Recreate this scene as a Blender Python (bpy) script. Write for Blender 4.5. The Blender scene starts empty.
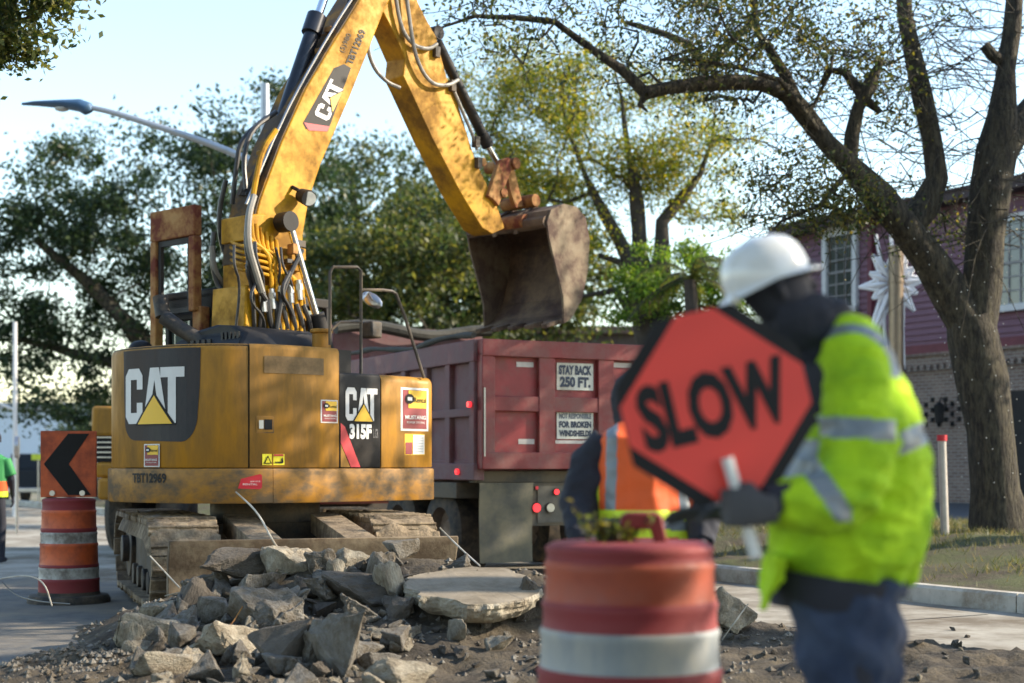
import bpy, bmesh, math, random
import numpy as np
from mathutils import Vector, Matrix, noise, geometry
random.seed(7); rng = np.random.default_rng(7)
S = bpy.context.scene
COL = S.collection
R = math.radians
# ---------------------------------------------------------------- camera
F = 1500.0; H = 1.35; HY = 465.0
cd = bpy.data.cameras.new('camera'); cam = bpy.data.objects.new('camera', cd); COL.objects.link(cam)
cam.location = (0, 0, H); cam.rotation_euler = (R(90), 0, 0)
cd.sensor_width = 36; cd.lens = 36*F/1024; cd.shift_y = (HY-341.5)/1024
cd.clip_start = .1; cd.clip_end = 2000
cd.dof.use_dof = True; cd.dof.focus_distance = 12.0; cd.dof.aperture_fstop = 1.55
S.camera = cam
# ---------------------------------------------------------------- sky, sun, exposure
SUN_EL = 28.0
sd = Vector((.992, .07, 0)).normalized()
sunv = Vector((sd.x*math.cos(R(SUN_EL)), sd.y*math.cos(R(SUN_EL)), math.sin(R(SUN_EL))))
W = bpy.data.worlds.new('World'); S.world = W; W.use_nodes = True
nt = W.node_tree; bg = nt.nodes['Background']
sky = nt.nodes.new('ShaderNodeTexSky'); sky.sky_type = 'NISHITA'; sky.sun_disc = False
sky.sun_elevation = R(SUN_EL); sky.sun_rotation = math.atan2(sunv.x, sunv.y)
sky.air_density = 1.25; sky.dust_density = .45; sky.ozone_density = 1.0
nt.links.new(sky.outputs[0], bg.inputs[0]); bg.inputs[1].default_value = .15
sl = bpy.data.lights.new('sun', 'SUN'); so = bpy.data.objects.new('sun', sl); COL.objects.link(so)
sl.energy = 4.2; sl.angle = R(.5); sl.color = (1, .86, .66)
so.rotation_euler = sunv.to_track_quat('Z', 'Y').to_euler(); so.location = (20, -20, 30)
S.view_settings.view_transform = 'Standard'; S.view_settings.look = 'None'
S.view_settings.gamma = 1; S.view_settings.exposure = 1.32
# ---------------------------------------------------------------- helpers
def P(px, py, Y): return Vector(((px-512)*Y/F, Y, H+(HY-py)*Y/F))
def on_ground(px, Y, z=0.0): return Vector(((px-512)*Y/F, Y, z))
def zat(py, Y): return H+(HY-py)*Y/F
XF = {}
def tag(o, label=None, cat=None, group=None, kind=None):
    if label: o['label'] = label
    if cat: o['category'] = cat
    if group: o['group'] = group
    if kind: o['kind'] = kind
    return o
def thing(name, label, cat, loc=(0, 0, 0), rz=0, group=None):
    o = bpy.data.objects.new(name, None); COL.objects.link(o)
    o.location = loc; o.rotation_euler = (0, 0, rz); o.empty_display_size = .3
    XF[o.name] = Matrix.Translation(Vector(loc)) @ Matrix.Rotation(rz, 4, 'Z')
    return tag(o, label, cat, group)
def copy_tree(o, parent=None):
    c = o.copy(); COL.objects.link(c); c.parent = parent
    for ch in list(o.children):
        copy_tree(ch, c)
    return c
class MB:
    def __init__(s): s.v = []; s.f = []; s.m = []
    def add(s, vs, fs, m=0):
        n = len(s.v); s.v += [tuple(v) for v in vs]
        s.f += [tuple(n+i for i in f) for f in fs]; s.m += [m]*len(fs); return s
    def box(s, c, d, rz=0, m=0, M=None):
        x, y, z = d[0]/2, d[1]/2, d[2]/2
        vs = [Vector((a*x, b*y, e*z)) for a in (-1, 1) for b in (-1, 1) for e in (-1, 1)]
        T = M if M is not None else Matrix.Rotation(rz, 4, 'Z')
        c = Vector(c)
        vs = [T @ v + c for v in vs]
        return s.add(vs, [(0,1,3,2),(4,6,7,5),(0,4,5,1),(2,3,7,6),(0,2,6,4),(1,5,7,3)], m)
    def span(s, lo, hi, m=0):
        lo = Vector(lo); hi = Vector(hi); return s.box((lo+hi)/2, hi-lo, 0, m)
    def loft(s, pts, rad, n=10, ref=None, m=0, cap=True):
        pts = [Vector(p) for p in pts]; rings = []
        prev = None
        for i, p in enumerate(pts):
            a = pts[max(i-1, 0)]; b = pts[min(i+1, len(pts)-1)]
            t = (b-a); t = t.normalized() if t.length > 1e-9 else Vector((0, 0, 1))
            if ref is not None: u = Vector(ref)
            elif prev is not None: u = prev
            else: u = Vector((1, 0, 0)) if abs(t.x) < .8 else Vector((0, 1, 0))
            u = (u - t*u.dot(t)); u = u.normalized() if u.length > 1e-6 else t.orthogonal().normalized()
            prev = u; w = t.cross(u)
            r = rad[i] if hasattr(rad, '__len__') else rad
            ra, rb = r if hasattr(r, '__len__') else (r, r)
            rings.append([p + u*(ra*math.cos(2*math.pi*k/n)) + w*(rb*math.sin(2*math.pi*k/n)) for k in range(n)])
        vs = [v for r_ in rings for v in r_]; fs = []
        for i in range(len(pts)-1):
            for k in range(n):
                a = i*n+k; b = i*n+(k+1) % n
                fs.append((a, b, b+n, a+n))
        if cap:
            fs.append(tuple(range(n))[::-1]); fs.append(tuple((len(pts)-1)*n+k for k in range(n)))
        return s.add(vs, fs, m)
    def cyl(s, a, b, r, r2=None, n=14, m=0): return s.loft([a, b], [r, r if r2 is None else r2], n, m=m)
    def tube(s, pts, r, n=8, m=0, sm=0):
        pts = [Vector(p) for p in pts]
        for _ in range(sm):
            q = [pts[0]]
            for a, b in zip(pts, pts[1:]): q += [a*.75+b*.25, a*.25+b*.75]
            q.append(pts[-1]); pts = q
        if hasattr(r, '__len__') and len(r) != len(pts):
            r = [float(np.interp(i/(len(pts)-1), np.linspace(0, 1, len(r)), r)) for i in range(len(pts))]
        return s.loft(pts, r, n, m=m)
    def ball(s, c, r, n=12, m=0, M=None):
        c = Vector(c); r = r if hasattr(r, '__len__') else (r, r, r)
        vs = []; fs = []; k2 = n//2
        for i in range(k2+1):
            th = math.pi*i/k2
            for k in range(n):
                ph = 2*math.pi*k/n
                v = Vector((r[0]*math.sin(th)*math.cos(ph), r[1]*math.sin(th)*math.sin(ph), r[2]*math.cos(th)))
                if M is not None: v = M @ v
                vs.append(c+v)
        for i in range(k2):
            for k in range(n):
                a = i*n+k; b = i*n+(k+1) % n
                fs.append((a, a+n, b+n, b))
        return s.add(vs, fs, m)
    def prism(s, poly, fn0, fn1, m=0):
        """poly: 2d points; fn0/fn1 map (a,b)->3d for the two faces"""
        n = len(poly)
        A = [fn0(*p) for p in poly]; B = [fn1(*p) for p in poly]
        tr = geometry.tessellate_polygon([[Vector((p[0], p[1], 0)) for p in poly]])
        fs = [tuple(t) for t in tr] + [tuple(n+i for i in t[::-1]) for t in tr]
        fs += [(i, (i+1) % n, n+(i+1) % n, n+i) for i in range(n)]
        return s.add(A+B, fs, m)
    def lathe(s, prof, c, n=32, m=0, mf=None, M=None):
        c = Vector(c); vs = []
        for r, z in prof:
            for k in range(n):
                v = Vector((r*math.cos(2*math.pi*k/n), r*math.sin(2*math.pi*k/n), z))
                if M is not None: v = M @ v
                vs.append(v+c)
        for i in range(len(prof)-1):
            fs = [(i*n+k, i*n+(k+1) % n, (i+1)*n+(k+1) % n, (i+1)*n+k) for k in range(n)]
            base = len(s.v) if i == 0 else base
            if i == 0: s.v += [tuple(v) for v in vs]
            s.f += [tuple(base+j for j in f) for f in fs]; s.m += [mf(i) if mf else m]*len(fs)
        return s
    def build(s, name, mats, parent=None, smooth=False, bevel=0, seg=2, ang=35, fix=True):
        me = bpy.data.meshes.new(name)
        vs = s.v
        if parent is not None:
            root = parent
            while root.parent is not None: root = root.parent
            Mi = XF[root.name].inverted() if root.name in XF else Matrix()
            vs = [tuple(Mi @ Vector(v)) for v in vs]
        me.from_pydata(vs, [], s.f)
        mats = mats if isinstance(mats, (list, tuple)) else [mats]
        for m in mats: me.materials.append(m)
        if any(s.m): me.polygons.foreach_set('material_index', s.m)
        if fix:
            bm = bmesh.new(); bm.from_mesh(me); bmesh.ops.recalc_face_normals(bm, faces=bm.faces); bm.to_mesh(me); bm.free()
        o = bpy.data.objects.new(name, me); COL.objects.link(o)
        if parent is not None: o.parent = parent
        if bevel:
            b = o.modifiers.new('bevel', 'BEVEL'); b.width = bevel; b.segments = seg; b.limit_method = 'ANGLE'; b.angle_limit = R(40)
        if smooth or bevel:
            me.polygons.foreach_set('use_smooth', [True]*len(me.polygons))
            me.set_sharp_from_angle(angle=R(ang))
        return o
def grow(mb, name, mats, parent=None, voxel=.01, sm=4, disp=0, dscale=.15, matfn=None, seed=0, fold=None):
    """fuse the lofts of mb into one continuous skin"""
    me = bpy.data.meshes.new('tmp'); me.from_pydata(mb.v, [], mb.f)
    bm = bmesh.new(); bm.from_mesh(me); bmesh.ops.recalc_face_normals(bm, faces=bm.faces); bm.to_mesh(me); bm.free()
    t = bpy.data.objects.new('tmp', me); COL.objects.link(t)
    r = t.modifiers.new('r', 'REMESH'); r.mode = 'VOXEL'; r.voxel_size = voxel
    s_ = t.modifiers.new('s', 'SMOOTH'); s_.iterations = sm; s_.factor = .5
    dg = bpy.context.evaluated_depsgraph_get(); dg.update()
    nm = bpy.data.meshes.new_from_object(t.evaluated_get(dg))
    bpy.data.objects.remove(t); bpy.data.meshes.remove(me)
    nm.name = name; nm.materials.clear()
    mats = mats if isinstance(mats, (list, tuple)) else [mats]
    for m in mats: nm.materials.append(m)
    if disp or fold:
        cos = []
        for v in nm.vertices:
            p = v.co; d = 0
            if disp:
                d = disp*(noise.noise(Vector((p.x, p.y, p.z+seed))/dscale)+.6*noise.noise(Vector((p.x+5, p.y, p.z+seed))/(dscale*.42)))
            if fold: d += fold(p)
            cos.append(p + v.normal*d)
        for v, c in zip(nm.vertices, cos): v.co = c
    if matfn:
        for p in nm.polygons: p.material_index = matfn(p.center, p.normal)
    for p in nm.polygons: p.use_smooth = True
    if parent is not None:
        root = parent
        while root.parent is not None: root = root.parent
        if root.name in XF: nm.transform(XF[root.name].inverted())
    o = bpy.data.objects.new(name, nm); COL.objects.link(o)
    if parent is not None: o.parent = parent
    return o
# ---------------------------------------------------------------- text
_tc = {}
def text2d(txt, bold=.02):
    """(verts2d in unit box 0..1 x 0..1, faces, aspect)"""
    k = (txt, bold)
    if k in _tc: return _tc[k]
    c = bpy.data.curves.new('t', 'FONT'); c.body = txt; c.size = 1; c.offset = bold; c.resolution_u = 3; c.fill_mode = 'FRONT'
    c.space_line = .9; c.align_x = 'CENTER'
    o = bpy.data.objects.new('t', c); COL.objects.link(o)
    dg = bpy.context.evaluated_depsgraph_get(); dg.update()
    me = bpy.data.meshes.new_from_object(o.evaluated_get(dg))
    v = np.array([(q.co.x, q.co.y) for q in me.vertices]); f = [tuple(p.vertices) for p in me.polygons]
    bpy.data.objects.remove(o); bpy.data.curves.remove(c); bpy.data.meshes.remove(me)
    lo = v.min(0); hi = v.max(0); v = (v-lo)/(hi-lo)
    _tc[k] = (v, f, (hi[0]-lo[0])/(hi[1]-lo[1])); return _tc[k]
def add_text(mb, txt, box, fn, m=0, bold=.02, strips=0):
    v, f, a = text2d(txt, bold); x0, y0, x1, y1 = box
    add_flat(mb, [(x0+(x1-x0)*p[0], y0+(y1-y0)*p[1]) for p in v], f, fn, m, strips)
def add_flat(mb, pts, faces, fn, m=0, strips=0):
    if strips:
        bm = bmesh.new(); vs = [bm.verts.new((p[0], p[1], 0)) for p in pts]
        for f in faces:
            try: bm.faces.new([vs[i] for i in f])
            except ValueError: pass
        xs = [p[0] for p in pts]; a, b = min(xs), max(xs); n = int((b-a)/strips)+1
        for i in range(1, n):
            bmesh.ops.bisect_plane(bm, geom=bm.verts[:]+bm.edges[:]+bm.faces[:], plane_co=(a+(b-a)*i/n, 0, 0), plane_no=(1, 0, 0))
        bm.verts.index_update(); pts = [(q.co.x, q.co.y) for q in bm.verts]; faces = [[q.index for q in f.verts] for f in bm.faces]; bm.free()
    mb.add([fn(*p) for p in pts], faces, m)
def add_poly(mb, poly, fn, m=0, strips=0):
    tr = geometry.tessellate_polygon([[Vector((p[0], p[1], 0)) for p in poly]])
    add_flat(mb, poly, tr, fn, m, strips)
def rect(x0, y0, x1, y1): return [(x0, y0), (x1, y0), (x1, y1), (x0, y1)]
LOGO_C = [(.15,0),(0,.13),(0,.87),(.15,1),(.62,1),(.77,.87),(.77,.62),(.52,.62),(.52,.80),(.25,.80),(.25,.20),(.52,.20),(.52,.38),(.77,.38),(.77,.13),(.62,0)]
LOGO_A = [(.80,0),(1.08,1),(1.42,1),(1.72,0),(1.48,0),(1.40,.24),(1.25,.78),(1.10,.24),(1.04,0)]
LOGO_T = [(1.47,1),(2.25,1),(2.25,.82),(1.99,.82),(1.99,0),(1.73,0),(1.73,.82),(1.47,.82)]
def add_logo(mb, box, fn, fn2, fn3, mw, my, mk, strips=0):
    x0, y0, x1, y1 = box; g = lambda p: (x0+(x1-x0)*p[0]/2.25, y0+(y1-y0)*p[1])
    for L in (LOGO_C, LOGO_A, LOGO_T): add_poly(mb, [g(p) for p in L], fn, mw, strips)
    add_poly(mb, [g(p) for p in [(.46,-.03),(1.25,.57),(2.0,-.03)]], fn2, mk, strips)
    add_poly(mb, [g(p) for p in [(.58,-.01),(1.25,.50),(1.88,-.01)]], fn3, my, strips)
# ---------------------------------------------------------------- materials
MATS = {}
def mat(name, col, rough=.6, metal=0, var=.25, scale=6, col2=None, amt=.0, dscale=2.5, bump=0, bscale=30, stretch=None, emit=None, spec=.5, trans=0, coat=0, alpha=1):
    """noise-varied principled; col2 with coverage amt = dust / rust / stains with a shape of their own"""
    if name in MATS: return MATS[name]
    m = bpy.data.materials.new(name); m.use_nodes = True; t = m.node_tree; N = t.nodes; L = t.links
    b = N['Principled BSDF']; tc = N.new('ShaderNodeTexCoord'); src = tc.outputs['Object']
    if stretch:
        mp = N.new('ShaderNodeMapping'); mp.inputs['Scale'].default_value = stretch; L.new(src, mp.inputs[0]); src = mp.outputs[0]
    n1 = N.new('ShaderNodeTexNoise'); n1.inputs['Scale'].default_value = scale; n1.inputs['Detail'].default_value = 6; n1.inputs['Roughness'].default_value = .65
    L.new(src, n1.inputs['Vector'])
    r1 = N.new('ShaderNodeValToRGB'); L.new(n1.outputs['Fac'], r1.inputs[0])
    lo = [max(0, c*(1-var)) for c in col]; hi = [min(1, c*(1+var)) for c in col]
    r1.color_ramp.elements[0].position = .3; r1.color_ramp.elements[1].position = .7
    r1.color_ramp.elements[0].color = (*lo, 1); r1.color_ramp.elements[1].color = (*hi, 1)
    out = r1.outputs[0]
    if col2:
        n2 = N.new('ShaderNodeTexNoise'); n2.inputs['Scale'].default_value = dscale; n2.inputs['Detail'].default_value = 8; n2.inputs['Roughness'].default_value = .7
        L.new(src, n2.inputs['Vector'])
        r2 = N.new('ShaderNodeValToRGB'); L.new(n2.outputs['Fac'], r2.inputs[0])
        e = 1-amt; r2.color_ramp.elements[0].position = max(0, .28+.4*e-.1); r2.color_ramp.elements[1].position = min(1, .28+.4*e+.1)
        mx = N.new('ShaderNodeMixRGB'); L.new(r2.outputs[0], mx.inputs[0]); L.new(out, mx.inputs[1]); mx.inputs[2].default_value = (*col2, 1)
        out = mx.outputs[0]
        rr = N.new('ShaderNodeMapRange'); L.new(r2.outputs[0], rr.inputs[0]); rr.inputs[3].default_value = rough; rr.inputs[4].default_value = min(1, rough+.35)
        L.new(rr.outputs[0], b.inputs['Roughness'])
    else: b.inputs['Roughness'].default_value = rough
    L.new(out, b.inputs['Base Color']); b.inputs['Metallic'].default_value = metal
    b.inputs['Specular IOR Level'].default_value = spec
    if coat: b.inputs['Coat Weight'].default_value = coat; b.inputs['Coat Roughness'].default_value = .15
    if trans: b.inputs['Transmission Weight'].default_value = trans
    if emit: b.inputs['Emission Color'].default_value = (*emit[:3], 1); b.inputs['Emission Strength'].default_value = emit[3]
    if alpha < 1: b.inputs['Alpha'].default_value = alpha
    if bump:
        n3 = N.new('ShaderNodeTexNoise'); n3.inputs['Scale'].default_value = bscale; n3.inputs['Detail'].default_value = 8; n3.inputs['Roughness'].default_value = .65
        L.new(src, n3.inputs['Vector'])
        bp = N.new('ShaderNodeBump'); bp.inputs['Strength'].default_value = 1; bp.inputs['Distance'].default_value = bump
        L.new(n3.outputs['Fac'], bp.inputs['Height']); L.new(bp.outputs[0], b.inputs['Normal'])
    MATS[name] = m; return m
def leafmat(name, c1, c2, c3, trans=.45):
    m = bpy.data.materials.new(name); m.use_nodes = True; t = m.node_tree; N = t.nodes; L = t.links
    for n in list(N): N.remove(n)
    o = N.new('ShaderNodeOutputMaterial'); g = N.new('ShaderNodeNewGeometry'); r = N.new('ShaderNodeValToRGB')
    e = r.color_ramp.elements; e[0].color = (*c1, 1); e[1].color = (*c3, 1); k = e.new(.5); k.color = (*c2, 1)
    L.new(g.outputs['Random Per Island'], r.inputs[0])
    d = N.new('ShaderNodeBsdfPrincipled'); d.inputs['Roughness'].default_value = .45; d.inputs['Specular IOR Level'].default_value = .4
    tr = N.new('ShaderNodeBsdfTranslucent'); mx = N.new('ShaderNodeMixShader'); mx.inputs[0].default_value = trans
    hs = N.new('ShaderNodeHueSaturation'); hs.inputs['Saturation'].default_value = 1.15; hs.inputs['Value'].default_value = 1.7
    L.new(r.outputs[0], d.inputs['Base Color']); L.new(r.outputs[0], hs.inputs['Color']); L.new(hs.outputs[0], tr.inputs[0])
    L.new(d.outputs[0], mx.inputs[1]); L.new(tr.outputs[0], mx.inputs[2]); L.new(mx.outputs[0], o.inputs[0])
    MATS[name] = m; return m
DUST = (.30, .24, .17)
M_yel = mat('yellow_paint', (.45, .208, .016), .42, var=.14, scale=1.5, col2=(.22, .12, .03), amt=.45, dscale=1.6, stretch=(1, 1, .25), spec=.3)
M_boom = mat('boom_yellow_paint', (.52, .265, .006), .45, var=.14, scale=2, col2=(.20, .10, .015), amt=.38, dscale=2.4, spec=.25)
M_skirt = mat('skirt_yellow_paint', (.36, .165, .015), .5, var=.2, scale=2, col2=(.12, .085, .05), amt=.48, dscale=2.8, stretch=(1, 1, 1.6))
M_blk = mat('black_paint', (.014, .015, .018), .5, var=.3, col2=(.045, .04, .037), amt=.3, dscale=2, spec=.2)
M_dsteel = mat('dark_steel', (.03, .03, .032), .55, .2, var=.3, col2=(.14, .11, .08), amt=.4)
M_steel = mat('bare_steel', (.42, .42, .43), .3, .9, var=.15)
M_chrome = mat('chrome', (.75, .76, .78), .12, 1, var=.03)
M_rub = mat('rubber', (.018, .018, .019), .8, var=.3, col2=(.10, .08, .06), amt=.45, dscale=5)
M_mud = mat('dry_mud', (.27, .21, .14), .95, var=.4, scale=14, col2=(.12, .09, .06), amt=.45, dscale=6, bump=.03, bscale=14)
M_rustbucket = mat('worn_bucket_steel', (.06, .036, .029), .65, .15, var=.35, scale=5, col2=(.17, .12, .08), amt=.38, dscale=3, bump=.004)
M_rust = mat('rusty_yellow', (.42, .22, .06), .7, var=.2, col2=(.14, .035, .02), amt=.5, dscale=3)
M_white = mat('white_film', (.66, .66, .66), .5, var=.05)
M_glass = mat('cab_glass', (.10, .14, .13), .06, 0, var=.1, spec=.8)
M_hose = mat('hose_rubber', (.03, .03, .032), .4, var=.2)
M_hoseg = mat('grey_hose', (.22, .21, .19), .5, var=.2)
M_vent = mat('vent_grille', (.16, .10, .04), .7, var=.25, scale=40)
M_decR = mat('decal_red', (.50, .015, .03), .45, var=.05)
M_decM = mat('decal_maroon', (.22, .02, .03), .45, var=.08)
M_decY = mat('decal_yellow', (.80, .48, .02), .45, var=.05)
M_decB = mat('decal_black', (.010, .011, .014), .5, var=.2, spec=.2)
M_redtruck = mat('red_truck_paint', (.20, .022, .024), .5, var=.3, scale=2, col2=(.22, .10, .09), amt=.38, dscale=2.2, bump=.004, bscale=5)
M_redin = mat('red_panel_paint', (.24, .022, .026), .5, var=.25, scale=3, col2=(.20, .09, .08), amt=.38)
M_concr = mat('road_concrete', (.33, .31, .265), .9, var=.16, scale=3, col2=(.13, .105, .075), amt=.45, dscale=.7, bump=.004, bscale=60)
M_kerb = mat('kerb_concrete', (.46, .44, .39), .85, var=.12, col2=(.24, .2, .15), amt=.35, bump=.003)
M_dirt = mat('dug_earth', (.045, .036, .026), .95, var=.5, scale=8, col2=(.115, .092, .062), amt=.34, dscale=3, bump=.03, bscale=25)
M_soil = mat('verge_soil', (.075, .058, .036), .95, var=.35, scale=5, col2=(.07, .08, .025), amt=.45, dscale=1.6, bump=.03, bscale=20)
M_asph = mat('asphalt', (.06, .062, .068), .85, var=.2, scale=20, bump=.004, bscale=80)
M_rock = mat('broken_concrete', (.19, .178, .158), .92, var=.35, scale=5, col2=(.10, .082, .06), amt=.45, dscale=3.2, bump=.022, bscale=22)
M_rock2 = mat('pale_broken_concrete', (.35, .315, .25), .92, var=.3, scale=6, col2=(.20, .165, .12), amt=.4, dscale=4, bump=.03, bscale=24)
M_rock3 = mat('brown_dusty_concrete', (.125, .108, .09), .95, var=.35, scale=5, col2=(.065, .055, .045), amt=.45, bump=.02, bscale=20)
M_slabtop = mat('smooth_slab_face', (.25, .21, .155), .85, var=.15, scale=4, col2=(.16, .13, .09), amt=.4, bump=.004)
M_bark = mat('oak_bark', (.040, .034, .027), .95, var=.55, scale=9, stretch=(3, 3, .8), col2=(.12, .105, .07), amt=.36, dscale=5, bump=.11, bscale=9)
M_barkd = mat('dark_bark', (.05, .04, .032), .95, var=.3, bump=.02)
L_dark = leafmat('dark_oak_leaves', (.012, .026, .012), (.026, .048, .018), (.055, .08, .025), .35)
L_mid = leafmat('mid_leaves', (.03, .05, .018), (.065, .085, .025), (.15, .14, .035), .45)
L_mid2 = leafmat('deep_green_leaves', (.018, .034, .014), (.038, .06, .02), (.11, .115, .03), .42)
L_yel = leafmat('autumn_leaves', (.04, .062, .018), (.11, .13, .03), (.27, .215, .045), .5)
L_olive = leafmat('olive_leaves', (.025, .04, .016), (.065, .085, .024), (.19, .155, .04), .42)
L_yel2 = leafmat('backlit_yellow_leaves', (.05, .085, .018), (.15, .17, .03), (.32, .25, .045), .6)
L_lime = leafmat('lime_fronds', (.05, .10, .02), (.11, .19, .03), (.24, .30, .06), .5)
L_grass = leafmat('verge_grass', (.07, .09, .025), (.14, .14, .05), (.26, .21, .10), .3)
# ================================================================ SETTING
rd = Vector((-.503, .864, 0)); re_ = Vector((-.864, -.503, 0)); K = Vector((4.70, 14.0, 0))
def rp(along, left, z=0.0): return K + rd*along + re_*left + Vector((0, 0, z))
def strip(mb, l0, l1, a0, a1, z, n=1, m=0):
    for i in range(n):
        a = a0+(a1-a0)*i/n; b = a0+(a1-a0)*(i+1)/n
        mb.add([rp(a, l0, z), rp(a, l1, z), rp(b, l1, z), rp(b, l0, z)], [(0, 1, 2, 3)], m)
g = MB(); g.add([(-600, -300, -.06), (600, -300, -.06), (600, 900, -.06), (-600, 900, -.06)], [(0, 1, 2, 3)])
tag(g.build('ground', mat('base_ground', (.17, .15, .11), .95, var=.25, scale=.5, col2=(.09, .10, .04), amt=.4, dscale=.15)), kind='structure')
g = MB(); strip(g, .0, 30, -40, 160, -.03); tag(g.build('road', M_concr), kind='structure')
g = MB()   # slab joints
for a in range(-6, 20):
    strip(g, .35, 13, a*4.5, a*4.5+.025, -.026)
for l in (3.7, 7.4, 11.1): strip(g, l, l+.02, -30, 110, -.022)
tag(g.build('road_joint', mat('joint_filler', (.05, .045, .04), .9)), kind='structure')
g = MB(); n = 60
for i in range(n):
    a0 = -20+i*2.5; prof = [(.0, -.05), (-.0, .12), (-.025, .15), (-.17, .15), (-.19, .0)]
    for (l0, z0), (l1, z1) in zip(prof, prof[1:]):
        g.add([rp(a0, l0, z0), rp(a0, l1, z1), rp(a0+2.485, l1, z1), rp(a0+2.485, l0, z0)], [(0, 1, 2, 3)])
    g.add([rp(a0, l, z) for l, z in prof], [(0, 1, 2, 3, 4)]); g.add([rp(a0+2.485, l, z) for l, z in prof], [(4, 3, 2, 1, 0)])
tag(g.build('kerb', M_kerb, smooth=True, ang=25), kind='structure')
def vh(l):   # verge height by distance from the kerb
    t = min(1, max(0, (-l-.18)/3.6)); return .10+.36*t*t*(3-2*t)
g = MB(); A = np.arange(-14, 40, .22); Ls = -np.array([.18]+list(np.arange(.4, 7.4, .22)))
vs = []
for a in A:
    for l in Ls:
        p = rp(a, l); z = vh(l)+.05*noise.noise(p*1.3)+.035*noise.noise(p*5)+ (0 if l < -.3 else -.02)
        vs.append((p.x, p.y, z))
nl = len(Ls); fs = [(i*nl+j, (i+1)*nl+j, (i+1)*nl+j+1, i*nl+j+1) for i in range(len(A)-1) for j in range(nl-1)]
g.add(vs, fs); tag(g.build('verge', M_soil, smooth=True, ang=80, fix=False), kind='structure')
g = MB(); strip(g, -7.0, -60, -30, 120, .42); tag(g.build('parking_area', M_asph), kind='structure')
# grass on the verge
def blades(name, pts, h, w, m, spread=.4):
    n = len(pts); pts = np.array(pts); k = 3
    ang = rng.uniform(0, 2*np.pi, n); hh = h*rng.uniform(.5, 1.3, n); lean = rng.normal(0, spread, (n, 2))*hh[:, None]
    dx = np.cos(ang)*w/2; dy = np.sin(ang)*w/2
    v = np.zeros((n, 3, 3)); v[:, 0] = pts-np.stack([dx, dy, 0*dx], 1); v[:, 1] = pts+np.stack([dx, dy, 0*dx], 1)
    v[:, 2] = pts+np.stack([lean[:, 0], lean[:, 1], hh], 1)
    me = bpy.data.meshes.new(name); me.from_pydata(v.reshape(-1, 3).tolist(), [], np.arange(3*n).reshape(n, 3).tolist())
    me.materials.append(m); o = bpy.data.objects.new(name, me); COL.objects.link(o); return o
pts = []
while len(pts) < 26000:
    a = random.uniform(-4, 18); l = -random.uniform(.5, 6.8)
    p = rp(a, l)
    d = noise.noise(p*.9)+.5*noise.noise(p*2.7)+(-l-2.4)*.22
    if random.random() < max(.02, min(1, .35+1.3*d)): pts.append((p.x, p.y, vh(l)+.05*noise.noise(p*1.3)-.01))
tag(blades('grass', pts, .10, .014, L_grass, .6), kind='stuff', label='short dry grass growing on the verge behind the kerb', cat='grass')
g = MB(); ap_ = [(-14, 5), (-2.0, 5), (-2.2, 9), (-2.5, 13), (-2.2, 17.6), (-3.6, 17.9), (-5.0, 17.5), (-6.2, 18.2), (-7.6, 17.8), (-9.5, 18.4), (-14, 18)]  # dark sheet added at left, the ground's shade put into its colour
add_poly(g, ap_, lambda a, b: Vector((a, b, -.018))); tag(g.build('shaded_ground_patch', mat('dusty_shaded_ground', (.10, .098, .095), .9, var=.3, scale=5, col2=(.20, .17, .13), amt=.4, dscale=.9, bump=.006, bscale=50)), kind='structure')
# dug heap
def gs(x, y, cx, cy, sx, sy): return math.exp(-((x-cx)/sx)**2-((y-cy)/sy)**2)
def hd(x, y):
    h = .50*gs(x, y, -1.7, 11.7, 1.35, .95)+.34*gs(x, y, -.35, 11.3, 1.1, .75)+.20*gs(x, y, .9, 11.4, 1.2, .8)+.13*gs(x, y, -1.2, 10.2, 1.7, .6)
    h += .04*gs(x, y, 2.0, 10.2, 2.2, 1.2)+.06*gs(x, y, .3, 8.3, 2.5, 1.5)+.04*gs(x, y, 4.5, 9.6, 2.6, .9)
    # where the dug area ends the earth dips below the road sheet
    e = min(1, max(0, (x+3.75+.25*math.sin(y*2.1))/.7))*min(1, max(0, (15.6-y)/.8))
    lim = 13.2-.62*(x) if x > 0 else 15.8
    lim = 13.0-.95*max(0, x-1.0) if x > 1.0 else lim
    lim = max(lim, 9.75+.12*math.sin(x*3)); e *= min(1, max(0, (lim-y)/.45))
    q = Vector((x, y, 0))
    r = .05*noise.noise(q*1.6)+.05*noise.noise(q*4.2)+.035*noise.noise(q*10)+.015*noise.noise(q*22)
    return (h+r+.02)*e - .09*(1-e)
g = MB(); xs = np.arange(-5.2, 7.6, .055); ys = np.arange(6.2, 16.4, .055)
vs = [(x, y, hd(x, y)) for x in xs for y in ys]; ny = len(ys)
g.add(vs, [(i*ny+j, (i+1)*ny+j, (i+1)*ny+j+1, i*ny+j+1) for i in range(len(xs)-1) for j in range(ny-1)])
tag(g.build('earth_mound', M_dirt, smooth=True, ang=80, fix=False), kind='structure')
def hit(px, py, y0=8.0, y1=15.5):
    y = y0; u = (px-512)/F; w = (HY-py)/F
    while y < y1:
        if H+w*y <= max(hd(u*y, y), -.03): break
        y += .02
    return Vector((u*y, y, max(hd(u*y, y), -.03)))
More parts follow.
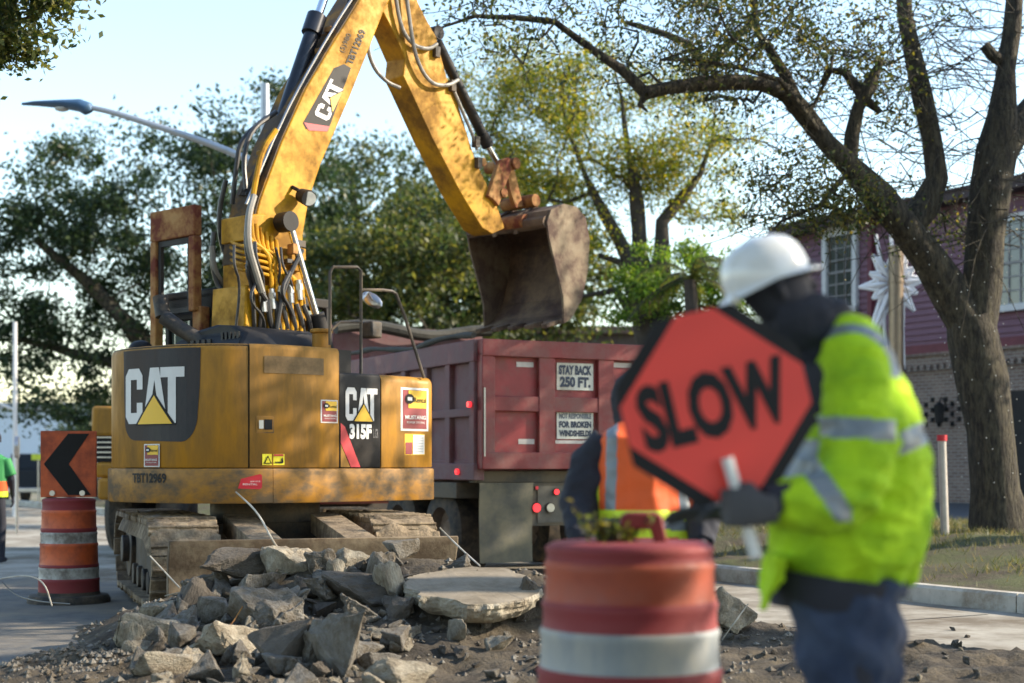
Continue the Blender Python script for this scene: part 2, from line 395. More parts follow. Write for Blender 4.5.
# ---------------------------------------------------------------- rocks
def rock_mesh(seed, flat=1.0, npts=13, det=3, rough=.075):
    r = random.Random(seed); bm = bmesh.new()
    for _ in range(npts):
        v = Vector((r.uniform(-1, 1), r.uniform(-1, 1), r.uniform(-1, 1)))
        if max(abs(v.x), abs(v.y)) < .5: v.x = math.copysign(.9, v.x)
        bm.verts.new((v.x*.5, v.y*.5, v.z*.5*flat))
    bmesh.ops.convex_hull(bm, input=bm.verts)
    bmesh.ops.delete(bm, geom=[v for v in bm.verts if not v.link_faces], context='VERTS')
    bmesh.ops.bevel(bm, geom=bm.edges[:], offset=.03, segments=1, affect='EDGES')
    bmesh.ops.triangulate(bm, faces=bm.faces)
    for _ in range(det):
        es = [e for e in bm.edges if e.calc_length() > .10]
        if es: bmesh.ops.subdivide_edges(bm, edges=es, cuts=1, use_grid_fill=True); bmesh.ops.triangulate(bm, faces=[f for f in bm.faces if len(f.verts) > 3])
    bm.normal_update(); off = Vector((seed*3.1, 0, 0))
    for v in bm.verts:
        v.co += v.normal*(rough*noise.noise(v.co*3+off)+rough*.7*noise.noise(v.co*8+off)+rough*.35*noise.noise(v.co*19+off))
    me = bpy.data.meshes.new('concrete_chunk'); bm.to_mesh(me); bm.free()
    me.polygons.foreach_set('use_smooth', [True]*len(me.polygons)); me.set_sharp_from_angle(angle=R(22)); return me
RM = [rock_mesh(i+3, [1, .7, .5, .85][i % 4], 8+i % 4, rough=[.03, .05, .075][i % 3]) for i in range(14)]
for i, m_ in enumerate(RM): m_.materials.append([M_rock, M_rock3, M_rock2, M_rock][i % 4])
def rock(px, py, w, h, k, rot, label, group=None, material=None, Y=None, depth=None, name='concrete_chunk', tilt=(0, 0), lift=.28):
    p = hit(px, py+h*.45) if Y is None else P(px, py+h*.4, Y)
    s = p.y/F; me = RM[k % len(RM)]
    if material is not None or group is None:
        me = me.copy()
        if material is not None: me.materials[0] = material
    o = bpy.data.objects.new(name, me); COL.objects.link(o)
    Wd = w*s; Ht = h*s; D = depth or (Wd*.5+Ht*.5)
    sz = max(v.co.z for v in me.vertices)-min(v.co.z for v in me.vertices)
    if group is None or True: o.scale = (Wd*1.15, D*1.15, Ht/sz*1.05)
    o.rotation_euler = (tilt[0], tilt[1], rot); o.location = (p.x, p.y, p.z+Ht*lift)
    return tag(o, label, 'rock', group)
GR = 'pieces of broken concrete in the heap'
BIG = [
 (150,628,64,44,0,.3,'pale greenish concrete chunk with flat lit top at the left end of the heap',M_rock2,(0,0)),
 (228,632,78,40,5,.9,'long pale sunlit concrete chunk low at the left, a wire lying on it',M_rock2,(.1,.05)),
 (265,602,74,44,2,.2,'grey blocky concrete chunk in the middle left of the heap',M_rock,(.1,.1)),
 (342,632,52,96,9,.5,'tall grey concrete slab standing on end in the middle of the heap',M_rock,(.15,-.35)),
 (193,588,40,50,6,1.0,'brown upright concrete chunk below the track end',M_rock3,(.1,.4)),
 (285,645,72,56,3,.4,'dark brown wedge of broken concrete in front of the tall slab',M_rock3,(.3,-.3)),
 (232,566,66,44,7,.2,'brown flat plate of concrete leaning against the blade',M_rock3,(-.6,.1)),
 (292,556,62,30,10,.8,'crumbly pale concrete lump on top of the heap under the blade arm',M_rock2,(0,0)),
 (350,558,36,26,4,.3,'small pale sunlit chunk on top of the heap beside the blade',M_rock2,(.2,.3)),
 (318,578,50,34,1,1.3,'grey rounded chunk behind the tall slab',M_rock,(0,0)),
 (362,583,86,30,2,.1,'dark brown squared plank of concrete lying across the heap',M_rock3,(.1,.08)),
 (365,606,36,30,8,.6,'small rounded grey stone just right of the tall slab',M_rock,(0,0)),
 (402,672,70,38,4,.5,'pale sunlit chunk at the bottom middle of the heap',M_rock2,(.2,.2)),
 (500,558,70,30,10,.2,'crumbly white concrete lump behind the big flat slab',M_rock2,(0,0)),
 (455,628,18,26,12,.2,'small pale block standing on edge below the big flat slab',M_rock2,(0,0)),
 (170,662,60,30,14,.7,'low crumbling pale lump at the front left foot of the heap',M_rock2,(0,0)),
 (725,604,52,44,5,.4,'pinkish pale rock right of the near barrel',M_rock2,(.2,.3)),
 (530,596,34,46,11,.4,'shaded brown rock at the right end of the big slab',M_rock3,(0,.2)),
 (210,610,34,34,12,.4,'small lit chunk between the greenish chunk and the grey block',M_rock,(.3,0)),
 (322,655,34,40,8,.9,'bluish grey stone at the foot of the tall slab',M_rock,(.3,.2)),
 (380,560,26,34,6,.2,'upright grey splinter of concrete beside the dark plank',M_rock,(0,.2)),
 (262,576,40,34,13,.6,'grey stone between the leaning brown plate and the crumbly lump',M_rock,(.2,.2)),
 (395,640,32,24,3,.9,'flat grey stone right of the tall slab foot',M_rock,(0,0)),
 (500,640,30,22,9,.1,'yellowish stone half buried below the big slab',M_rock2,(0,0)),
]
for px, py, w, h, k, r_, lab, mm, tl in BIG: rock(px, py, w, h, k, r_, lab, None, mm, tilt=tl)
rr = random.Random(5)
SHORT = ['pale greenish chunk', 'long pale sunlit chunk', 'grey blocky chunk', 'tall standing slab', 'brown upright chunk', 'dark brown wedge', 'brown leaning plate', 'crumbly lump on top of the heap',
 'small pale chunk on the crest', 'rounded chunk behind the tall slab', 'dark brown plank', 'small rounded stone', 'pale chunk at the bottom middle', 'crumbly white lump', 'small pale standing block', 'low crumbling pale lump', 'pinkish pale rock']
def near_big(px, py):
    k = min(range(len(SHORT)), key=lambda i: math.hypot((BIG[i][0]-px)/1.3, BIG[i][1]-py)); dx, dy = px-BIG[k][0], py-BIG[k][1]
    rel = ('left of' if dx < 0 else 'right of') if abs(dx) > abs(dy)*1.4 else ('above' if dy < 0 else 'in front of'); far = 'well ' if math.hypot(dx, dy) > 45 else 'just '
    return far+rel+' the '+SHORT[k]
for i in range(270):
    px = rr.uniform(125, 560) if rr.random() < .4 else rr.uniform(150, 410); py = rr.uniform(545, 690)
    if px < 200 and py < 600: continue
    if 405 < px < 545 and 562 < py < 622: continue
    s_ = rr.choice([10, 12, 14, 16, 20, 24, 28, 34, 42]) if px < 400 else rr.choice([9, 12, 16, 22])
    kk = rr.randrange(14); tone = ['grey', 'dusty brown', 'pale', 'grey'][kk % 4]; siz = 'small' if s_ < 20 else 'medium' if s_ < 32 else 'larger'
    where = 'at the left end of the heap' if px < 240 else 'in the middle of the heap' if px < 390 else 'below and around the big flat slab'
    rock(px, py, s_*rr.uniform(.8, 1.3), s_*rr.uniform(.5, .9), kk, rr.uniform(0, 3), '%s %s chunk %s' % (siz, tone, near_big(px, py)), 'concrete chunks %s' % near_big(px, py), tilt=(rr.uniform(-.5, .5), rr.uniform(-.5, .5)), lift=.2)
for i in range(26):
    px = rr.uniform(715, 1010); py = rr.uniform(625, 683)
    rock(px, py, rr.uniform(5, 12), rr.uniform(4, 9), rr.randrange(14), rr.uniform(0, 3), 'small clod of earth on the dug strip beside the road', 'small clods on the dug strip', lift=.2)
# gravel
gb = MB(); 
def pebble(c, r, seed):
    r2 = random.Random(seed); vs = [Vector(v)*r*r2.uniform(.6, 1.2)+Vector(c) for v in ((1,0,0),(-1,0,0),(0,1,0),(0,-1,0),(0,0,.8),(0,0,-.8))]
    gb.add(vs, [(0,2,4),(2,1,4),(1,3,4),(3,0,4),(2,0,5),(1,2,5),(3,1,5),(0,3,5)])
for i in range(6000):
    x = rr.uniform(-4.2, 2.2); y = rr.uniform(8.6, 13.2); z = hd(x, y)
    if z < -.02: continue
    if rr.random() > .5+.9*noise.noise(Vector((x, y, 3))*1.4): continue
    pebble((x, y, z+.004), rr.choice([.008, .012, .016, .024, .034]), i)
for i in range(600):   # bright crushed pieces at the left foot
    x = rr.gauss(-2.75, .35); y = rr.gauss(9.9, .28); z = max(hd(x, y), -.03)
    pebble((x, y, z+.004), rr.choice([.01, .015, .02, .03]), i)
tag(gb.build('gravel', M_rock, fix=True), 'crushed concrete gravel and crumbs scattered over the earth', 'gravel', kind='stuff')
# big flat slab
t = thing('concrete_slab', 'large flat slab of broken pavement with smooth top resting on the heap', 'slab', P(472, 600, 10.9))
topP = [(403,584),(412,576),(440,570),(470,567),(505,568),(530,577),(541,587),(538,594),(520,600),(495,604),(470,604),(448,598),(425,596)]
z0 = .50; sl_pts = []
for px, py in topP:
    Y = 11.25-(py-567)/37*1.15; sl_pts.append(P(px, py, Y))
pc = sum(sl_pts, Vector())/len(sl_pts)
bm = bmesh.new(); ring = []
for i, p in enumerate(sl_pts):
    q = sl_pts[(i+1) % len(sl_pts)]
    for k in range(12):
        v = p.lerp(q, k/12); v = v+Vector((noise.noise(v*9), noise.noise(v*9+Vector((4, 0, 0))), 0))*.045+Vector((noise.noise(v*28), noise.noise(v*28+Vector((4, 0, 0))), 0))*.015; ring.append(v)
levels = [(0, 1.0), (.012, 1.02), (.03, 1.02), (.045, 1.005), (.06, .995), (.08, .975), (.095, .955), (.11, .92), (.125, .87), (.135, .82), (.145, .70)]
rings = []
for dz, sc in levels:
    rr_ = []
    for i, v in enumerate(ring):
        j = (noise.noise(v*8+Vector((0, 0, dz*22)))*.05+noise.noise(v*23+Vector((0, 0, dz*60)))*.035) if dz > .01 else 0
        w_ = pc+(v-pc)*(sc+j); rr_.append(bm.verts.new((w_.x, w_.y, v.z-dz*(1+.25*noise.noise(v*4)))))
    rings.append(rr_)
nR = len(ring); top = bm.faces.new(rings[0])
for a, b in zip(rings, rings[1:]):
    for i in range(nR): f = bm.faces.new([a[i], a[(i+1) % nR], b[(i+1) % nR], b[i]]); f.material_index = 1
bot = bm.faces.new(rings[-1][::-1]); bot.material_index = 1
bmesh.ops.recalc_face_normals(bm, faces=bm.faces)
bmesh.ops.transform(bm, matrix=XF[t.name].inverted(), verts=bm.verts)
me = bpy.data.meshes.new('slab_body'); bm.to_mesh(me); bm.free(); me.materials.append(M_slabtop); me.materials.append(M_rock2)
o = bpy.data.objects.new('slab_body', me); COL.objects.link(o); o.parent = t
# merge: the slab is one mesh thing
XFt = XF[t.name]; o.parent = None; o.location = t.location; o.name = 'concrete_slab_body'
lab = dict(t.items()); bpy.data.objects.remove(t); o.name = 'concrete_slab'
for k_ in ('label', 'category'): o[k_] = lab[k_]
# rebar and wires
def wire(pts, r, label, m=M_steel):
    g = MB(); g.tube(pts, r*.62, 6, sm=2); tag(g.build('rebar_wire', m, smooth=True), label, 'wire')
wire([P(-14, 582, 12.2), P(8, 577, 12), P(30, 575, 11.9), P(45, 583, 11.8), P(52, 606, 11.6)], .010, 'thin curved wire arching up from the ground by the chevron barrel', M_kerb)
wire([P(2, 582, 12.9), P(16, 596, 12.7), P(40, 602, 12.3), P(70, 604, 12.1)], .010, 'dark wire lying in a curve on the ground at the far left', M_hose)
wire([P(150, 556, 11.9), P(165, 572, 11.8), P(180, 588, 11.6)], .010, 'straight thin rod sticking up left of the brown upright chunk', M_kerb)
wire([P(165, 596, 11.4), P(190, 590, 11.3), P(208, 610, 11.2)], .010, 'bent wire over the left chunks of the heap', M_kerb)
wire([P(205, 642, 10.1), P(228, 630, 10.2), P(243, 606, 10.3)], .008, 'thin rebar lying across the long pale chunk', M_rust)
wire([P(236, 492, 12.6), P(258, 512, 12.4), P(272, 540, 12.2), P(284, 556, 12.1)], .014, 'bent steel bar rising from the heap to the excavator skirt', M_kerb)
wire([P(440, 528, 12.6), P(460, 548, 12.2), P(480, 566, 11.6)], .012, 'straight bar leaning between the blade and the big slab', M_kerb)
wire([P(745, 622, 12.0), P(800, 628, 12.2), P(870, 632, 12.4), P(905, 640, 12.0), P(950, 646, 11.6), P(1035, 646, 11.5)], .012, 'black cable lying along the sunlit road on the right', M_hose)
wire([P(722, 640, 10.5), P(735, 622, 10.4), P(748, 604, 10.5)], .008, 'thin bent wire beside the pinkish rock', M_kerb)
# ================================================================ TREES
def leaf_mesh(name, centers, size, m, parent=None, aspect=.5, flat=0):
    c = np.array(centers); n = len(c)
    u = rng.normal(0, 1, (n, 3)); u /= np.linalg.norm(u, axis=1)[:, None]
    w = rng.normal(0, 1, (n, 3)); w -= (w*u).sum(1)[:, None]*u; w /= np.linalg.norm(w, axis=1)[:, None]
    s = size*rng.uniform(.55, 1.3, n)[:, None]; nn = np.cross(u, w)
    v = np.stack([c-u*s, c-w*s*aspect+nn*s*.12, c+u*s, c+w*s*aspect+nn*s*.12], 1).reshape(-1, 3)
    if parent is not None: v = v-np.array(parent.location)
    me = bpy.data.meshes.new(name); me.vertices.add(4*n); me.vertices.foreach_set('co', v.ravel())
    me.loops.add(4*n); me.loops.foreach_set('vertex_index', np.arange(4*n)); me.polygons.add(n)
    me.polygons.foreach_set('loop_start', np.arange(n)*4); me.update(calc_edges=True); me.validate()
    me.materials.append(m); o = bpy.data.objects.new(name, me); COL.objects.link(o)
    if parent is not None: o.parent = parent
    return o
def grow_branches(nodes, targets, step=.6, wig=.12, r_end=.012, up=.0, rs=None):
    """nodes: list [pos,parent,rad or None]; adds a bent path from the nearest node to each target"""
    rs = rs or random.Random(1)
    pos = [n_[0] for n_ in nodes]
    ends = []
    for T in targets:
        arr = np.array([tuple(p) for p in pos]); d = np.linalg.norm(arr-np.array(T), axis=1)
        i = int(d.argmin()); a = pos[i]; T = Vector(T); L = (T-a).length
        k = max(2, int(L/step)); perp = Vector((rs.gauss(0, 1), rs.gauss(0, 1), rs.gauss(0, 1)))*L*wig; prev = i
        for j in range(1, k+1):
            f = j/k; q = a.lerp(T, f)+perp*math.sin(f*math.pi)*.5+Vector((0, 0, up*L*math.sin(f*math.pi)))
            q += Vector((rs.gauss(0, .04), rs.gauss(0, .04), rs.gauss(0, .04)))*step
            nodes.append([q, prev, None]); pos.append(q); prev = len(nodes)-1
        ends.append(prev)
    return ends
def branch_mesh(nodes, n0, mb, r_end=.012, expo=2.3, n=7, rmax=.3):
    ch = {}
    for i, (p, par, r) in enumerate(nodes):
        if par is not None and par >= 0: ch.setdefault(par, []).append(i)
    rad = [0]*len(nodes)
    for i in range(len(nodes)-1, -1, -1):
        if nodes[i][2] is not None: rad[i] = nodes[i][2]; continue
        c = ch.get(i, []); rad[i] = min(rmax, max(r_end, sum(rad[j]**expo for j in c)**(1/expo))) if c else r_end
    # chains
    done = set()
    for i in range(len(nodes)):
        if i in done or i < n0 or nodes[i][1] is None: continue
        chain = [nodes[i][1], i]; done.add(i); cur = i
        while True:
            c = [j for j in ch.get(cur, []) if j not in done]
            if not c: break
            j = max(c, key=lambda q: rad[q]); chain.append(j); done.add(j); cur = j
        pts = [nodes[q][0] for q in chain]; rr_ = [rad[q] for q in chain]; rr_[0] = rr_[1]
        mb.loft(pts, rr_, n if max(rr_) > .05 else 4)
def clumps_in(center, rad, n, rs, hole=.0, lobes=None):
    out = []
    c = Vector(center)
    while len(out) < n:
        v = Vector((rs.uniform(-1, 1), rs.uniform(-1, 1), rs.uniform(-1, 1))); l = v.length
        if l > 1 or l < .25: continue
        if noise.noise(Vector((v.x*2.1+c.x, v.y*2.1, v.z*2.1+c.z))) < -.02: continue
        out.append((c.x+v.x*rad[0], c.y+v.y*rad[1], c.z+v.z*rad[2]))
    return out
def tree(name, label, base, limbs, crowns, nleaf, lsize, lm, bark=M_bark, seed=1, csize=.55, group=None, r_end=.015, twig=0, cat='tree', wig=.14, leaflet=None):
    """base: ground point; limbs: list of [(pt, r)...] polylines (first is the trunk); crowns: list of (center, radii, nclumps)"""
    rs = random.Random(seed); t = thing(name, label, cat, base, group=group)
    nodes = []; mb = MB()
    for L in limbs:
        L = [(Vector(p), r) for p, r in L]
        # densify
        D = [L[0]]
        for a, b in zip(L, L[1:]):
            k = max(1, int((b[0]-a[0]).length/.5))
            for j in range(1, k+1): D.append((a[0].lerp(b[0], j/k)+Vector((rs.gauss(0, .1), rs.gauss(0, .1), 0))*min(a[1], .2)*(1 if j < k else 0), a[1]+(b[1]-a[1])*j/k))
        mb.loft([p for p, r in D], [(r*(1+.12*math.sin(i*1.9)), r*(1+.12*math.cos(i*2.3))) for i, (p, r) in enumerate(D)], 14)
        for i, (p, r) in enumerate(D): nodes.append([p, len(nodes)-1 if i else None, r])
    n0 = len(nodes); cl = []; tl = []
    for cc in crowns:
        c = clumps_in(cc[0], cc[1], cc[2], rs); cl += c
    cl.sort(key=lambda p: (Vector(p)-nodes[0][0]).length)
    # grow only from upper nodes
    keep = [i for i in range(n0) if nodes[i][0].z > base[2]+.35*max(1, (nodes[min(n0-1, 8)][0].z-base[2]))] or list(range(n0))
    dummy = [[nodes[i][0] if i in keep else Vector((1e5, 1e5, 1e5)), nodes[i][1], nodes[i][2]] for i in range(n0)]
    grow_branches(dummy, cl, .7, wig, rs=rs)
    nodes = nodes+dummy[n0:]
    branch_mesh(nodes, n0, mb, r_end)
    if twig:
        for c in cl:
            for _ in range(twig):
                a = Vector(c); d = Vector((rs.gauss(0, 1), rs.gauss(0, 1), rs.gauss(0, .8))).normalized()*rs.uniform(.5, 1.3)
                mb.tube([a, a+d*.3+Vector((0, 0, rs.uniform(-.08, .08))), a+d*.6+Vector((rs.gauss(0, .1), 0, rs.gauss(0, .12))), a+d*.8+Vector((rs.gauss(0, .14), 0, rs.gauss(0, .16)))], [.007, .005, .003], 3, sm=1)
    mb.build('trunk', bark, t, smooth=True, ang=70)
    if nleaf:
        cs = np.array(cl); k = rng.integers(0, len(cs), nleaf)
        scl = rng.uniform(.5, 1.25, len(cs))[k][:, None]
        off = rng.normal(0, 1, (nleaf, 3))*np.array([csize, csize, csize*.62])*scl
        leaf_mesh('crown', cs[k]+off, lsize, lm, t)
    return t
def L3(*a):   # polyline from (px,py,Y,radius)
    return [(P(px, py, Y), r) for px, py, Y, r in a]
# far left live oak
tree('oak_tree', 'broad dark live oak at the left behind the excavator', (-9.8, 45, 0),
     [[((-9.8, 45, 0), .5), ((-9.9, 45, 2.6), .42), ((-10.6, 45, 4.6), .3), ((-12.4, 44.5, 6.6), .2), ((-14, 44, 8), .1)],
      [((-9.9, 45, 2.6), .35), ((-8.2, 45.5, 5.4), .25), ((-7.0, 45, 8.5), .12)],
      [((-10.3, 45, 4.0), .25), ((-12.8, 45.5, 4.6), .16), ((-15, 45, 5.2), .08)]],
     [((-11.3, 45, 8.6), (4.0, 3.2, 3.0), 80), ((-14.4, 45, 7.0), (2.5, 2.6, 2.3), 40), ((-7.6, 45, 10.0), (3.0, 3, 2.7), 40), ((-13.6, 45, 4.2), (2.2, 2, 1.6), 22), ((-8.3, 45, 5.6), (3, 2.4, 2.2), 34)],
     52000, .085, L_dark, seed=3, csize=.44)
tree('oak_tree', 'tall dark green tree in the middle behind the boom', (-4.2, 52, 0),
     [[((-4.2, 52, 0), .5), ((-4.3, 52, 4), .4), ((-5.2, 52, 8), .2), ((-5.6, 52, 11.5), .1)], [((-4.3, 52, 3.6), .35), ((-2.4, 52, 7), .22), ((-1.8, 52, 10), .1)]],
     [((-5.2, 52, 9.6), (4.6, 3.5, 4.0), 96), ((-1.6, 52, 8.6), (2.8, 3, 3.6), 55), ((-8.4, 52, 6.6), (2.2, 2.5, 2.6), 24), ((-4.2, 51, 6.4), (4.0, 2.6, 1.8), 38)],
     50000, .10, L_mid2, seed=8, csize=.52)
tree('leafy_tree', 'mid green tree with yellow tips between the oaks behind the boom', (-3.6, 42, 0),
     [[((-3.6, 42, 0), .3), ((-3.7, 42, 3.2), .24), ((-4.2, 42, 5.4), .12)], [((-3.7, 42, 2.8), .2), ((-2.4, 42, 5.2), .1)]],
     [((-3.9, 42, 6.8), (2.6, 2.2, 1.5), 36), ((-2.0, 42, 7.4), (2.0, 2, 1.4), 20)], 11000, .10, L_mid, seed=12, csize=.5)
# autumn tree with the group of stems right of the bucket
tree('autumn_tree', 'yellow green tree with several stems right of the raised bucket', P(655, 480, 34),
     [L3((655, 500, 34, .5), (655, 400, 34, .48), (655, 330, 34, .46), (648, 300, 34, .40)),
      L3((650, 318, 34, .30), (630, 262, 34, .19), (605, 215, 34, .13), (585, 175, 34, .07), (568, 130, 34, .04), (560, 90, 34, .02)),
      L3((652, 312, 34, .30), (640, 255, 34, .20), (637, 205, 34, .16), (628, 150, 34, .08), (622, 100, 34, .04), (612, 60, 34, .02)),
      L3((655, 315, 34, .28), (662, 250, 34, .20), (662, 222, 34, .16), (676, 205, 34, .13), (700, 175, 34, .07), (712, 140, 34, .04), (716, 100, 34, .02)),
      L3((650, 330, 34, .2), (615, 290, 34, .09), (585, 296, 34, .05), (562, 300, 34, .03)),
      L3((650, 330, 34, .2), (620, 262, 34, .09), (598, 255, 34, .05))],
     [(P(610, 120, 34), (3.0, 2.4, 1.7), 70), (P(680, 150, 34), (1.7, 1.8, 1.3), 32), (P(530, 130, 35), (1.7, 1.8, 1.5), 34), (P(560, 195, 35), (1.0, 1.4, .7), 12), (P(500, 75, 35), (1.3, 1.5, .8), 16), (P(705, 205, 34), (.9, 1.2, .5), 9), (P(595, 235, 34), (.5, 1, .6), 6)],
     40000, .046, L_yel2, bark=M_barkd, seed=21, csize=.38, twig=2, r_end=.012)
tree('leafy_tree', 'dark tree behind the raised bucket', (0.6, 56, 0),
     [[((.6, 56, 0), .4), ((.5, 56, 4), .3), ((-.2, 56, 8), .12)]],
     [((-.1, 56, 9.6), (3.0, 2.5, 3.2), 60), ((1.8, 56, 8.4), (2.0, 2, 2.0), 22), ((-.6, 56, 6.6), (2.2, 2, 1.4), 18)],
     22000, .12, L_mid, seed=31, csize=.6)
# palm-like fronds beside the stems
def frond_plant(name, label, base, crown_c, n, length, m, seed, trunk_r=.16):
    t = thing(name, label, 'palm', base); rs = random.Random(seed); g = MB()
    c = Vector(crown_c); b = Vector(base)
    g.loft([b, b.lerp(c, .5)+Vector((.1, 0, 0)), c], [trunk_r*1.2, trunk_r, trunk_r*.8], 10); g.build('trunk', M_barkd, t, smooth=True)
    cs = []; g = MB(); lf = MB()
    for i in range(n):
        a = rs.uniform(0, 2*math.pi); e = rs.uniform(.1, 1.2); L = length*rs.uniform(.7, 1.1); pts = []
        for k in range(9):
            f = k/8; r_ = L*f*math.cos(e*(1-f*.3)); z = L*(math.sin(e)*f-.75*f*f)
            pts.append(c+Vector((math.cos(a)*r_, math.sin(a)*r_, z)))
        g.tube(pts, [.015]*8+[.005], 4)
        side = Vector((-math.sin(a), math.cos(a), 0))
        for k in range(1, 27):
            f = k/26; j = min(7, int(f*8)); p = pts[j].lerp(pts[j+1], f*8-j)
            t_ = (pts[j+1]-pts[j]).normalized()
            for s_ in (-1, 1):
                q = p+side*s_*.30*(1-.5*f)+t_*.16-Vector((0, 0, .12+.1*rs.random())); w_ = t_*.018
                lf.add([p-w_, p+w_, q], [(0, 1, 2)])
    g.build('stalks', M_barkd, t); lf.build('crown', m, t, fix=False)
frond_plant('palm', 'bright green drooping palm right of the tree stems', P(690, 470, 31), P(690, 280, 31), 16, 1.5, L_mid, 4)
tree('leafy_tree', 'bright lime green small tree around the palm between the stems and the hard hat', P(700, 470, 33), [L3((700, 500, 33, .14), (698, 330, 33, .10), (694, 280, 33, .05))], [(P(692, 280, 33), (1.5, 1.0, 1.1), 50), (P(740, 290, 33), (.8, .8, .8), 18), (P(645, 300, 33), (.9, .8, .8), 20)], 12000, .05, L_lime, bark=M_barkd, seed=77, csize=.20)
# ---------------------------------------------------------------- near right tree
Y0 = 20.0
big = [
 L3((1003, 545, Y0, .50), (1001, 528, Y0, .43), (995, 490, Y0, .37), (990, 430, Y0, .345), (982, 380, Y0, .345), (972, 335, Y0, .36), (968, 318, Y0, .34)),
 L3((970, 330, Y0, .28), (950, 292, Y0, .28), (928, 258, Y0-.1, .27), (903, 226, Y0-.2, .24), (880, 198, Y0-.3, .22), (852, 168, Y0-.5, .17), (826, 142, Y0-.6, .15), (803, 112, Y0-.7, .14), (785, 92, Y0-.8, .12), (762, 84, Y0-1, .115), (735, 82, Y0-1.1, .11), (700, 84, Y0-1.3, .10), (668, 88, Y0-1.4, .10), (645, 93, Y0-1.5, .10)),
 L3((645, 93, Y0-1.5, .085), (625, 72, Y0-1.6, .065), (590, 48, Y0-1.7, .055), (555, 22, Y0-1.8, .045), (520, 18, Y0-1.9, .035), (475, 16, Y0-2, .028), (440, 28, Y0-2.1, .015)),
 L3((645, 96, Y0-1.5, .06), (640, 105, Y0-1.5, .04), (648, 112, Y0-1.5, .01)),
 L3((908, 228, Y0-.1, .21), (926, 205, Y0, .20), (937, 178, Y0, .18), (932, 140, Y0, .155), (922, 95, Y0, .14), (912, 50, Y0, .13), (905, 15, Y0, .125), (902, -30, Y0, .11)),
 L3((850, 165, Y0-.5, .11), (852, 135, Y0-.5, .10), (858, 108, Y0-.5, .10), (870, 85, Y0-.5, .12), (880, 62, Y0-.5, .04)),
 L3((862, 95, Y0-.5, .08), (845, 72, Y0-.4, .06), (828, 70, Y0-.3, .05), (822, 84, Y0-.3, .04)),
 L3((866, 100, Y0-.5, .07), (880, 112, Y0-.6, .04)),
 L3((803, 112, Y0-.7, .085), (785, 75, Y0-.8, .075), (770, 50, Y0-.8, .07), (757, 32, Y0-.8, .05), (752, -10, Y0-.8, .035)),
 L3((705, 70, Y0+.4, .075), (690, 45, Y0+.4, .06), (665, 34, Y0+.4, .055), (645, 28, Y0+.4, .05), (625, 22, Y0+.4, .03)),
 L3((705, 70, Y0+.4, .07), (722, 50, Y0+.4, .06), (742, 32, Y0+.4, .06), (760, 12, Y0+.4, .045)),
 L3((975, 345, Y0, .27), (982, 290, Y0, .27), (985, 240, Y0, .30), (990, 190, Y0, .32), (997, 150, Y0, .28), (1002, 115, Y0, .22), (1006, 70, Y0, .15), (1012, 30, Y0, .13), (1016, -20, Y0, .11)),
 L3((995, 165, Y0, .24), (1015, 130, Y0+.2, .2), (1035, 100, Y0+.4, .16), (1060, 50, Y0+.6, .12)),
 L3((1003, 62, Y0, .09), (992, 55, Y0-.1, .09), (984, 45, Y0-.1, .08)),
 L3((826, 142, Y0-.6, .05), (780, 80, Y0-1.2, .04), (740, 68, Y0-1.5, .03), (700, 60, Y0-1.6, .025), (660, 60, Y0-1.7, .015)),
 L3((852, 168, Y0-.5, .04), (820, 205, Y0-.8, .03), (780, 222, Y0-1, .02), (745, 262, Y0-1.1, .012)),
]
cr = [(P(640, 35, 18.4), (2.0, 1.2, .55), 34), (P(760, 40, 19), (1.5, 1.3, .8), 36), (P(520, 20, 18.2), (1.1, 1, .45), 12), (P(850, 30, 19.4), (1.3, 1.2, .7), 20),
      (P(835, 212, 19), (.6, .9, .35), 16), (P(785, 190, 19.6), (.8, 1.0, .5), 18), (P(940, 225, 20.6), (.8, .9, .25), 7), (P(880, 120, 20), (.5, .9, .5), 6),
      (P(700, -90, 18.5), (4.5, 2.0, .9), 26), (P(960, -120, 19), (3, 2.5, 1.0), 20)]
big = [[(p, r*(.9 if i_ else .93)) for p, r in L_] for i_, L_ in enumerate(big)]
bt = tree('oak_tree', 'big leaning tree with rough bark on the right verge, speckled with tiny lights', P(1002, 532, Y0),
     big, cr, 20000, .034, L_olive, seed=44, csize=.30, twig=3, r_end=.010, wig=.2)
# bare twigs at the upper right
g = MB(); rs = random.Random(9)
for i in range(170):
    px = rs.uniform(905, 1030); py = rs.uniform(-10, 250); Yt = Y0+rs.uniform(-.6, 1.6)
    if rs.random() < .35: px = rs.uniform(780, 905); py = rs.uniform(40, 220)
    a = P(px, py, Yt); d = Vector((rs.choice([-1, 1, -1])*rs.uniform(.5, 1.2), rs.uniform(-.4, .4), rs.uniform(-.7, .7)))
    pts = [a]; 
    for k in range(6):
        d = d*.92+Vector((rs.gauss(0, .28), rs.gauss(0, .2), rs.gauss(-.04, .33))); pts.append(pts[-1]+d*.27)
    g.tube(pts, [.010, .009, .008, .006, .005, .004, .002], 4, sm=2)
    for k in (1, 2, 3):
        e = Vector((rs.gauss(0, .35), rs.gauss(0, .3), rs.gauss(0, .3))); g.tube([pts[k], pts[k]+e*.5+Vector((0, 0, rs.gauss(0, .08))), pts[k]+e], [.005, .004, .002], 3, sm=1)
g.build('twigs', M_bark, bt, smooth=True)
